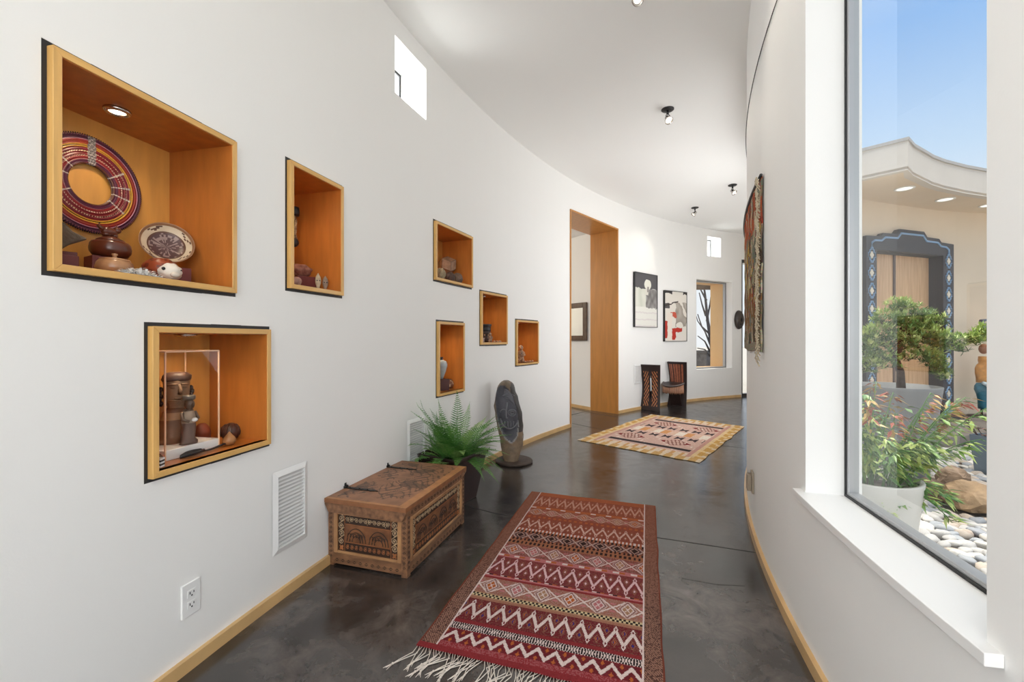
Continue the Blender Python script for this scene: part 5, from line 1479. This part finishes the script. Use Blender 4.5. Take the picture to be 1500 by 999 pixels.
# stone slab, mat
SLB = [(3.95, 4.72), (4.35, 4.83), (4.78, 4.99), (5.15, 5.08), (5.51, 5.2), (6.1, 5.45), (7.4, 5.75), (9, 6.0), (9, 6.78), (7.34, 6.69), (6.71, 6.59), (5.95, 6.43), (5.37, 6.23), (4.83, 6.0), (4.3, 5.69), (3.95, 5.42)]
mb = MB(); mb.prism(SLB, GZ - .02, .019, 'z'); o = mb.build('entry_slab', mat('grey concrete slab', C(140, 132, 124), .8, var=.35, vscale=5, bump=.2, bscale=30), bevel=.01); tag(o, 'low grey concrete slab with a curved front edge before the entry door', 'step')
mb = MB(); q = [floor_at(x, y, .02) for x, y in ((1350, 613.5), (1384, 605), (1428, 611.5), (1357, 620.5))]; mb.prism([(p.x, p.y) for p in q], .0195, .030, 'z')
o = mb.build('door_mat', mat('black rubber mat', (.025, .025, .027), .9, bump=.5, bscale=120)); tag(o, 'black door mat lying on the slab before the entry door', 'mat')
# metal figure sculpture
Yq = 6.38; Sq = Yq / F
def qx(x): return (x - 1438) * Sq
def qz(y): return zat(y, Yq) - .02
sc = thing('garden_sculpture', 'painted standing sculpture with orange torso and teal lower half by the courtyard wall', 'sculpture', T((1438 - 750) * Sq, Yq, .02))
mb = MB(); mb.lathe([(.16, 0), (.17, .006), (.16, .014)], 24); mb.tube([(0, 0, .012), (0, 0, qz(596))], .014, 8); mb.build('base_plate', mat('rusty steel', C(72, 52, 44), .6, .3), sc)
rws = [(qz(y), (qx(a) + qx(b_)) / 2, 0, (qx(b_) - qx(a)) / 2, .05) for y, a, b_ in ((599, 1436, 1441), (596, 1434.5, 1443), (585, 1433.5, 1445), (577, 1431, 1447), (570, 1427.5, 1449), (565, 1428, 1451), (561, 1431, 1453))]
loft(rws, 20, mb=(mb := MB()), cfn=lambda k, a: C(40, 112, 132)); mb.build('teal_skirt', M['carve'], sc)
rws = [(qz(y), (qx(a) + qx(b_)) / 2, 0, (qx(b_) - qx(a)) / 2, .06) for y, a, b_ in ((560, 1431, 1452), (554, 1431, 1452), (546, 1429, 1455), (539, 1429, 1457), (535, 1431, 1456), (532, 1435, 1452), (528, 1435, 1446), (522, 1436, 1445))]
loft(rws, 20, mb=(mb := MB()), cfn=lambda k, a: C(206, 140, 56)); mb.build('orange_torso', M['carve'], sc)
mb = MB(); mb.tube([(qx(1432), -.07, qz(560)), (qx(1440), -.075, qz(563)), (qx(1449), -.07, qz(572)), (qx(1455), -.04, qz(566)), (qx(1452), -.05, qz(548)), (qx(1446), -.05, qz(524)), (qx(1447), -.04, qz(505))], [.02, .035, .05, .05, .045, .04, .03], 10); mb.build('pale_sash', mat('pale blue white paint', C(190, 208, 216), .5), sc)
mb = MB(); mb.ball((qx(1441), 0, qz(511)), (.055, .055, .075), 18, 12); mb.build('head', mat('brown head', C(150, 96, 60), .5), sc)
mb = MB(); mb.ball((qx(1440), 0, qz(486)), (.085, .05, .13), 16, 12, bump=.25); mb.tube([(qx(1434), 0, qz(500)), (qx(1432), 0, qz(485)), (qx(1438), 0, qz(470)), (qx(1448), 0, qz(468))], [.03, .035, .03, .012], 8); mb.build('crest', mat('grey blue paint', C(96, 112, 130), .5), sc)

# planters
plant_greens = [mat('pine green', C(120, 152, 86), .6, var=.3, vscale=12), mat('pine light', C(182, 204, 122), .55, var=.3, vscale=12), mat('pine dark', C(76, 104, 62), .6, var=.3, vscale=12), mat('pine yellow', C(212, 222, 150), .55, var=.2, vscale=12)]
def round_planter(name, label, x, y, r1, r0, h, m, cat='potted plant'):
    r = thing(name, label, cat, T(x, y, GZ))
    mb = MB(); mb.lathe([(r0, 0), (r0 * 1.01, .01), (r1, h - .03), (r1 * 1.015, h - .005), (r1 * 1.01, h), (r1 * .93, h), (r1 * .9, h - .05)], 44); mb.build('planter', m, r)
    mb = MB(); mb.lathe([(r1 * .9, h - .055), (r1 * .5, h - .045), (0, h - .04)], 30); mb.build('soil', mat('soil', (.04, .03, .022), .95, bump=.8, bscale=60), r)
    return r
Yb = 3.72; Sb = Yb / F
pine = round_planter('potted_pine', 'cloud pruned pine in a large grey planter before the entry door', (1311 - 750) * Sb, Yb, .295, .20, .86, mat('grey glazed planter', C(128, 130, 132), .55, var=.2, vscale=5))
pix = (1311 - 750) * Sb
def bx_(x): return (x - 750) * Sb - pix
def bz_(y): return zat(y, Yb) - GZ
bark = mat('brown bark', C(84, 62, 50), .9, var=.5, vscale=20, bump=.6, bscale=50)
mb = MB(); mb.tube([(bx_(1320), 0, .80), (bx_(1322), .02, bz_(545)), (bx_(1312), .0, bz_(525)), (bx_(1318), -.02, bz_(500)), (bx_(1326), 0, bz_(475)), (bx_(1318), 0, bz_(452))], [.034, .028, .026, .022, .014, .006], 9); mb.build('trunk', bark, pine)
for pth in (((1316, 505), (1340, 490), (1372, 500), (1405, 507), (1446, 496)), ((1314, 520), (1300, 505), (1280, 500)), ((1318, 498), (1345, 505), (1368, 535)), ((1322, 482), (1340, 468), (1356, 462)), ((1316, 500), (1300, 480), (1288, 470))):
    mb = MB(); mb.tube([(bx_(x), .03 * sin(i * 2 + x), bz_(y)) for i, (x, y) in enumerate(pth)], [.014, .012, .010, .008, .005][:len(pth)], 7); mb.build('branch', bark, pine)
pads = [(1318, 447, 16, 10), (1298, 466, 24, 14), (1338, 458, 24, 14), (1360, 470, 22, 14), (1330, 478, 30, 16), (1290, 490, 22, 18), (1355, 492, 30, 16), (1378, 498, 20, 14), (1318, 500, 26, 16), (1284, 515, 20, 18), (1300, 530, 20, 14), (1345, 520, 24, 12), (1372, 530, 16, 16), (1382, 545, 12, 12), (1404, 500, 24, 10), (1426, 494, 20, 11), (1446, 488, 16, 12), (1274, 500, 12, 22), (1276, 535, 12, 14), (1394, 510, 20, 9)]
for pi_, (x, y, rx, ry) in enumerate(pads):
    mb = MB()
    rp = random.Random(pi_)
    for q in range(int(rx * ry * .14) + 14):
        while True:
            a = Vector((rp.uniform(-1, 1), rp.uniform(-1, 1), rp.uniform(-1, 1)))
            if a.length < 1: break
        c = Vector((bx_(x + a.x * rx), a.y * max(.07, rx * Sb * .9), bz_(y - a.z * ry)))
        mi = (1 if a.z > .25 else 0 if a.z > -.3 else 2) if rp.random() < .7 else rp.choice([0, 1, 3])  # lighter needles on pad tops, darker below: light painted into the colour
        for k_ in range(11):
            d = Vector((rp.uniform(-1, 1), rp.uniform(-1, 1), rp.uniform(-.25, 1.2))).normalized(); L_ = rp.uniform(.035, .055)
            s_ = d.cross(Vector((.3, .2, 1))).normalized() * .0045
            mb.add([c - s_ * .5, c + d * L_ * .55 - s_, c + d * L_, c + d * L_ * .55 + s_, c + s_ * .5], [(0, 1, 2, 3, 4)], mi)
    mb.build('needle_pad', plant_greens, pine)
# nandina
Yn = 2.22; Sn = Yn / F; nx0 = (1274 - 750) * Sn
nan = round_planter('potted_nandina', 'leafy bamboo like shrub with red tips in a white planter outside the window', nx0, Yn, .205, .145, .56, mat('white glazed planter', C(214, 212, 206), .4, var=.12, vscale=4))
lv = [mat('leaf green', C(132, 170, 84), .45, var=.3, vscale=9), mat('leaf lime', C(186, 204, 114), .45, var=.25, vscale=9), mat('leaf deep green', C(92, 138, 68), .45, var=.3, vscale=9), mat('leaf red', C(176, 86, 62), .5, var=.3, vscale=9), mat('leaf amber', C(202, 170, 104), .5, var=.3, vscale=9)]
rn = random.Random(17)
for st in range(60):
    az = 2 * pi * st / 60 * 7 + rn.uniform(-.3, .3); up = rn.uniform(.06, .50); out = rn.uniform(.10, .30) * (1.35 if cos(az) > .4 else .75 if cos(az) < -.3 else 1)
    b0 = Vector((.09 * cos(az), .09 * sin(az), .50)); tip = Vector((out * cos(az) * 1.25, out * sin(az) * .9, .54 + up - (.20 if up < .16 else 0)))
    mid = (b0 + tip) * .5 + Vector((0, 0, .10)); mb = MB()
    path = [b0 * (1 - t) ** 2 + mid * 2 * t * (1 - t) + tip * t * t for t in np.linspace(0, 1, 9)]
    mb.tube(path, [.004 - .0003 * i for i in range(9)], 5, 2)
    red = up > .30 and rn.random() < .6
    for k_ in range(44):
        t = rn.uniform(.25, 1.0); i = min(7, int(t * 8)); c = path[i].lerp(path[i + 1], t * 8 - i)
        d = Vector((cos(az) + rn.uniform(-1.1, 1.1), sin(az) + rn.uniform(-1.1, 1.1), rn.uniform(-.75, .35))).normalized()
        L_ = rn.uniform(.035, .07); nrm = d.cross(Vector((rn.uniform(-.4, .4), rn.uniform(-.4, .4), 1))).normalized(); w_ = nrm * L_ * .17; dn = Vector((0, 0, -.010))
        c2_ = c + d * .02
        mi = (3 if rn.random() < .55 else 4) if red and t > .55 else rn.choice([0, 0, 1, 2, 1]) if up > .2 else rn.choice([0, 2, 2, 1])
        mb.tube([c, c2_], .0012, 3, 2)
        mb.add([c2_, c2_ + d * L_ * .35 - w_, c2_ + d * L_ + dn, c2_ + d * L_ * .35 + w_], [(0, 1, 2, 3)], mi)
    mb.build('leafy_stem', lv, nan)
# small planter at the right
Yc = 4.05; Sc_ = Yc / F; cx = (1447 - 750) * Sc_
sp_ = thing('potted_succulent', 'pinkish rosette succulent in a slim blue grey square planter on the pebbles', 'potted plant', T(cx, Yc, GZ) @ RZ(.35))
mb = MB(); v = sq(.065, 0) + sq(.092, .36) + sq(.080, .36) + sq(.076, .32); f = [(3, 2, 1, 0)]
for k in range(3): f += [(4 * k + i, 4 * k + (i + 1) % 4, 4 * k + 4 + (i + 1) % 4, 4 * k + 4 + i) for i in range(4)]
f.append((12, 13, 14, 15)); mb.add(v, f); mb.build('planter', mat('blue grey planter', C(112, 126, 138), .5, var=.15, vscale=6), sp_, bevel=.004)
sucm = [mat('succulent green', C(140, 150, 120), .5, var=.3, vscale=20), mat('succulent pink', C(178, 134, 128), .5, var=.3, vscale=20), mat('succulent dark', C(104, 76, 78), .5, var=.3, vscale=20)]
rs = random.Random(4)
for q in range(16):
    c = Vector((rs.uniform(-.13, .12), rs.uniform(-.10, .10), .37 + rs.uniform(-.02, .14))); mb = MB()
    mb.tube([(c.x * .4, c.y * .4, .33), tuple(c)], .004, 5, 2)
    for ring in range(3):
        for k_ in range(6):
            a = k_ * pi / 3 + ring * .5; e = .5 + ring * .35; d = Vector((cos(a) * cos(e), sin(a) * cos(e), sin(e))); L_ = .036 - ring * .008; s_ = Vector((-sin(a), cos(a), 0)) * .010
            mb.add([c, c + d * L_ * .6 - s_, c + d * L_, c + d * L_ * .6 + s_], [(0, 1, 2, 3)], rs.choice([0, 1, 1, 2]))
    mb.build('rosette', sucm, sp_, solid=.003)
# boulders
def boulder(x, yb, Y, w, h, dep, seed, col, label):
    X_ = (x - 750) / F * Y; rb = random.Random(seed); bm = bmesh.new()
    for i in range(46):
        d = Vector((rb.gauss(0, 1), rb.gauss(0, 1), rb.gauss(0, 1))).normalized(); k_ = rb.uniform(.82, 1.08)
        bm.verts.new((d.x * w * k_, d.y * dep * k_, max(-.02, h * .40 + d.z * h * .6 * k_)))
    res = bmesh.ops.convex_hull(bm, input=bm.verts[:])
    bmesh.ops.delete(bm, geom=[g for g in res['geom_interior'] if isinstance(g, bmesh.types.BMVert)], context='VERTS')
    bmesh.ops.subdivide_edges(bm, edges=bm.edges[:], cuts=3, use_grid_fill=True)
    for v in bm.verts: v.co += v.co.normalized() * (.016 * noise.noise(v.co * 14 + Vector((seed, 0, 0))) + .008 * noise.noise(v.co * 40))
    me = bpy.data.meshes.new('boulder'); bm.to_mesh(me); bm.free(); me.materials.append(mat('boulder rock', C(*col), .85, var=.4, vscale=9, c2=tuple(x * .5 for x in C(*col)), bump=.9, bscale=26))
    o = link('boulder', me, None, T(X_, Y, GZ)); tag(o, label, 'boulder')
boulder(1426, 740, 3.22, .21, .20, .16, 3, (190, 160, 126), 'largest tan boulder among the pebbles, at the right')
boulder(1364, 718, 3.40, .13, .17, .12, 6, (132, 108, 88), 'dark brown boulder just right of the white planter')
boulder(1394, 705, 3.68, .13, .19, .10, 11, (150, 126, 104), 'brown boulder behind the gap between the other two')
# pebbles
pm_s = [mat('pebble grey', C(186, 184, 182), .7, var=.2, vscale=12), mat('pebble pale', C(214, 210, 204), .7, var=.15, vscale=12), mat('pebble warm', C(192, 178, 164), .7, var=.2, vscale=12), mat('pebble blue grey', C(160, 164, 170), .7, var=.2, vscale=12)]
pmesh = []
for i in range(8):
    mb = MB(); mb.ball((0, 0, 0), (1, .72, .46), 14, 9, bump=.28, bs=1.3, seed=i * 3 + 1)
    me_o = mb.build('river_pebble', pm_s[i % 4]); pmesh.append(me_o.data); bpy.data.objects.remove(me_o)
obst = [(nx0, Yn, .17), (pix, Yb, .22), (cx, Yc, .08), ((1424 - 750) / F * 3.22, 3.22, .22), ((1364 - 750) / F * 3.45, 3.45, .15), ((1396 - 750) / F * 3.72, 3.72, .14)]
rpb = random.Random(31); cand = []
sp0 = .082; Y = 1.55; row = 0
while Y < 5.15:
    X_ = .80 * Y + (row % 2) * sp0 / 2
    while X_ < 1.22 * Y:
        x, y = X_ + rpb.uniform(-.02, .02), Y + rpb.uniform(-.016, .016); X_ += sp0
        if any(hypot(x - ox, y - oy) < orad for ox, oy, orad in obst): continue
        rr_ = hypot(x - RC[0], y - RC[1])
        if rr_ > RR(.3) + TR_ - .05: continue
        if y > 4.60 + .35 * (x - 3.9) : continue
        cand.append((x, y))
    Y += sp0 * .84; row += 1
vis = [p for p in cand if .905 < p[0] / p[1] < 1.10 and 1.25 / p[1] * F < 385]
vis.sort(key=lambda p: p[1]); first = set(vis[:300])
far = MB()
for i, (x, y) in enumerate(cand):
    s_ = rpb.uniform(.042, .060); z = GZ + rpb.uniform(-.006, .012); tilt = Matrix.Rotation(rpb.uniform(-.35, .35), 4, 'X') @ Matrix.Rotation(rpb.uniform(-.3, .3), 4, 'Y')
    Xp = T(x, y, z) @ RZ(rpb.uniform(0, 6.28)) @ tilt @ Matrix.Diagonal((s_, s_, s_ * rpb.uniform(.8, 1.2), 1)); me = pmesh[rpb.randrange(8)]
    if (x, y) in first:
        o = bpy.data.objects.new('river_pebble', me); COL.objects.link(o); o.matrix_basis = Xp
        tag(o, 'smooth grey river pebble in the stone bed just outside the big window', 'pebble', 'river pebbles outside the window')
    else:
        far.add([v.co for v in me.vertices], [tuple(p.vertices) for p in me.polygons], pm_s.index(me.materials[0]), True, Xp)
o = far.build('pebble_bed', pm_s); tag(o, 'bed of small grey pebbles stretching back to the slab and around the planters', 'pebbles', None, 'stuff')

# ---------------------------------------------------------------- view through the far window
Yp_ = 9.75
px_ = (1055 - 750) / F * Yp_
mb = MB(); mb.box(-.15, .15, -.15, .15, 0, 2.9); o = mb.build('porch_column', mat('beige stucco column', C(206, 166, 118), .8, bump=.1, bscale=60), None, T(px_, Yp_, GZ - .03), bevel=.01); tag(o, 'square beige column standing outside the far window', 'column')
mb = MB(); mb.box(-2.2, -.151, -.07, .07, 2.36, 2.58); o = mb.build('eave_beam', mat('dark timber', C(92, 74, 62), .7, var=.4, vscale=8), None, T(px_, Yp_, GZ), bevel=.006); tag(o, 'dark timber eave beam running left from the beige column', 'beam')
mb = MB(); mb.box(-2.2, 1.2, -.15, .15, 0, .88); mb.box(-2.25, 1.25, -.19, .19, .88, .95); o = mb.build('garden_wall', mat('dark garden stone', C(92, 92, 98), .9, var=.5, vscale=9, bump=.6, bscale=20), None, T(5.4, 13.0, GZ - .03)); tag(o, 'low dark stone garden wall beyond the far window', 'garden wall')
tr = thing('bare_tree', 'bare leafless tree with dark branches beyond the far window', 'tree', T((1046 - 750) / F * 12.2, 12.2, GZ - .03))
bk_ = mat('dark bark', C(58, 58, 66), .9, var=.3, vscale=14, bump=.5)
def tz(y): return zat(y, 12.2) - GZ + .03
def txx(x): return (x - 1046) / F * 12.2
mb = MB(); mb.tube([(0, 0, 0), (.0, 0, tz(530)), (txx(1043), .05, tz(500)), (txx(1039), .1, tz(470)), (txx(1035), .1, tz(430)), (txx(1030), .1, tz(395))], [.08, .07, .055, .04, .028, .014], 10); mb.build('trunk', bk_, tr)
for pth in (((1043, 505), (1034, 485), (1026, 470), (1020, 450)), ((1041, 490), (1032, 478), (1024, 460)), ((1044, 515), (1034, 500), (1024, 492)), ((1039, 470), (1044, 445), (1046, 420)), ((1036, 440), (1028, 425), (1024, 410)), ((1044, 522), (1034, 512), (1025, 510)), ((1038, 462), (1030, 446), (1027, 428)), ((1042, 498), (1050, 470), (1058, 440))):
    mb = MB(); mb.tube([(txx(x), .1 + .08 * sin(x), tz(y)) for x, y in pth], [.03, .02, .013, .006][:len(pth)], 7); mb.build('branch', bk_, tr)

# ---------------------------------------------------------------- light
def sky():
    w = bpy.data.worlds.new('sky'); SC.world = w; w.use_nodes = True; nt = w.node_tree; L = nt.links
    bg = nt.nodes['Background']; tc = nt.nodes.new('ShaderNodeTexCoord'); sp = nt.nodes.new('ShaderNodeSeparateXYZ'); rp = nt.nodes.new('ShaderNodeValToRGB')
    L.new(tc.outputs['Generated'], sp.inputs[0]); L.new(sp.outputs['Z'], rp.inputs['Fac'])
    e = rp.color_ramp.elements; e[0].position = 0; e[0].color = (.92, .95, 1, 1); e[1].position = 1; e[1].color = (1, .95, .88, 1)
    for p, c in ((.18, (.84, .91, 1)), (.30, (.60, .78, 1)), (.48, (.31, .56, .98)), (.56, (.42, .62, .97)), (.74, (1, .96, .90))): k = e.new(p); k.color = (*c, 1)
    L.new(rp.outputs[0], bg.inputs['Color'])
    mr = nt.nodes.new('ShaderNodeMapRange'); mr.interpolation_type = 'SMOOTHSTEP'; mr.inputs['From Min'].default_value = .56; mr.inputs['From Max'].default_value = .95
    mr.inputs['To Min'].default_value = SKY; mr.inputs['To Max'].default_value = SKY * 4.0       # extra brightness added to the unseen high sky to lift the courtyard light
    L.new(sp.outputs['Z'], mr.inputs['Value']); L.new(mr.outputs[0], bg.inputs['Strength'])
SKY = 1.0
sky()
def sun(d, e, col=(1, .95, .87)):
    l = bpy.data.lights.new('sun', 'SUN'); l.energy = e; l.angle = .01; l.color = col
    o = bpy.data.objects.new('sun', l); COL.objects.link(o); o.rotation_euler = Vector(d).to_track_quat('Z', 'Y').to_euler()
sun((.27 * .44, .96 * .44, .9), 3.2)
def area(name, loc, d, sx, sy, e, col=(.97, .985, 1)):
    l = bpy.data.lights.new(name, 'AREA'); l.shape = 'RECTANGLE'; l.size = sx; l.size_y = sy; l.energy = e; l.color = col
    o = bpy.data.objects.new(name, l); COL.objects.link(o); o.location = loc; o.rotation_euler = Vector(d).to_track_quat('-Z', 'Z').to_euler()
    return o
# fill lights added in unseen openings to brighten the hall
pm = (pa + pb) / 2; nrm = Vector((dd.y, -dd.x, 0)).normalized()
if nrm.y < 0: nrm = -nrm
area('added rear fill', (pm.x, pm.y, 1.4), nrm, 1.5, 2.5, 66, (.96, .98, 1))
for q, e in zip(holesR[1:], (36, 50, 34, 44, 40)):
    t = (q[0] + q[1]) / 2; p = PR(t, -.15); w_ = (q[1] - q[0]) * 8.8
    area('added courtyard fill', (*p, 1.67), (-cos(t), sin(t), .28), w_ * .95, 2.1, e)
t = (tlw[0] + tlw[1]) / 2; p = PL(t, .4)
area('added left fill', (*p, 1.67), (cos(t), -sin(t), .1), 1.9, 2.1, 168, (.97, .985, 1))
for (ta, tb), e in ((tcl, 6), (tc2, 5)):
    t = (ta + tb) / 2; p = PL(t, .42)
    area('clerestory daylight', (*p, 2.92), (cos(t), -sin(t), .25), .36, .34, e)
pq = J + Jd * 2.2 + Jn * 2.6
l = bpy.data.lights.new('added study fill', 'POINT'); l.energy = 110; l.color = (1, .9, .76); l.shadow_soft_size = .2; o = bpy.data.objects.new('added_study_fill', l); COL.objects.link(o); o.location = (pq.x, pq.y, 2.6)  # unseen point light added to brighten the room behind the doorway
SC.view_settings.view_transform = 'Standard'; SC.view_settings.look = 'None'; SC.view_settings.exposure = 0.0; SC.view_settings.gamma = 1
SC.view_settings.use_curve_mapping = False
SC.cycles.max_bounces = 10; SC.cycles.diffuse_bounces = 6; SC.cycles.transparent_max_bounces = 12
SC.cycles.sample_clamp_indirect = 8; SC.cycles.caustics_reflective = False; SC.cycles.caustics_refractive = False
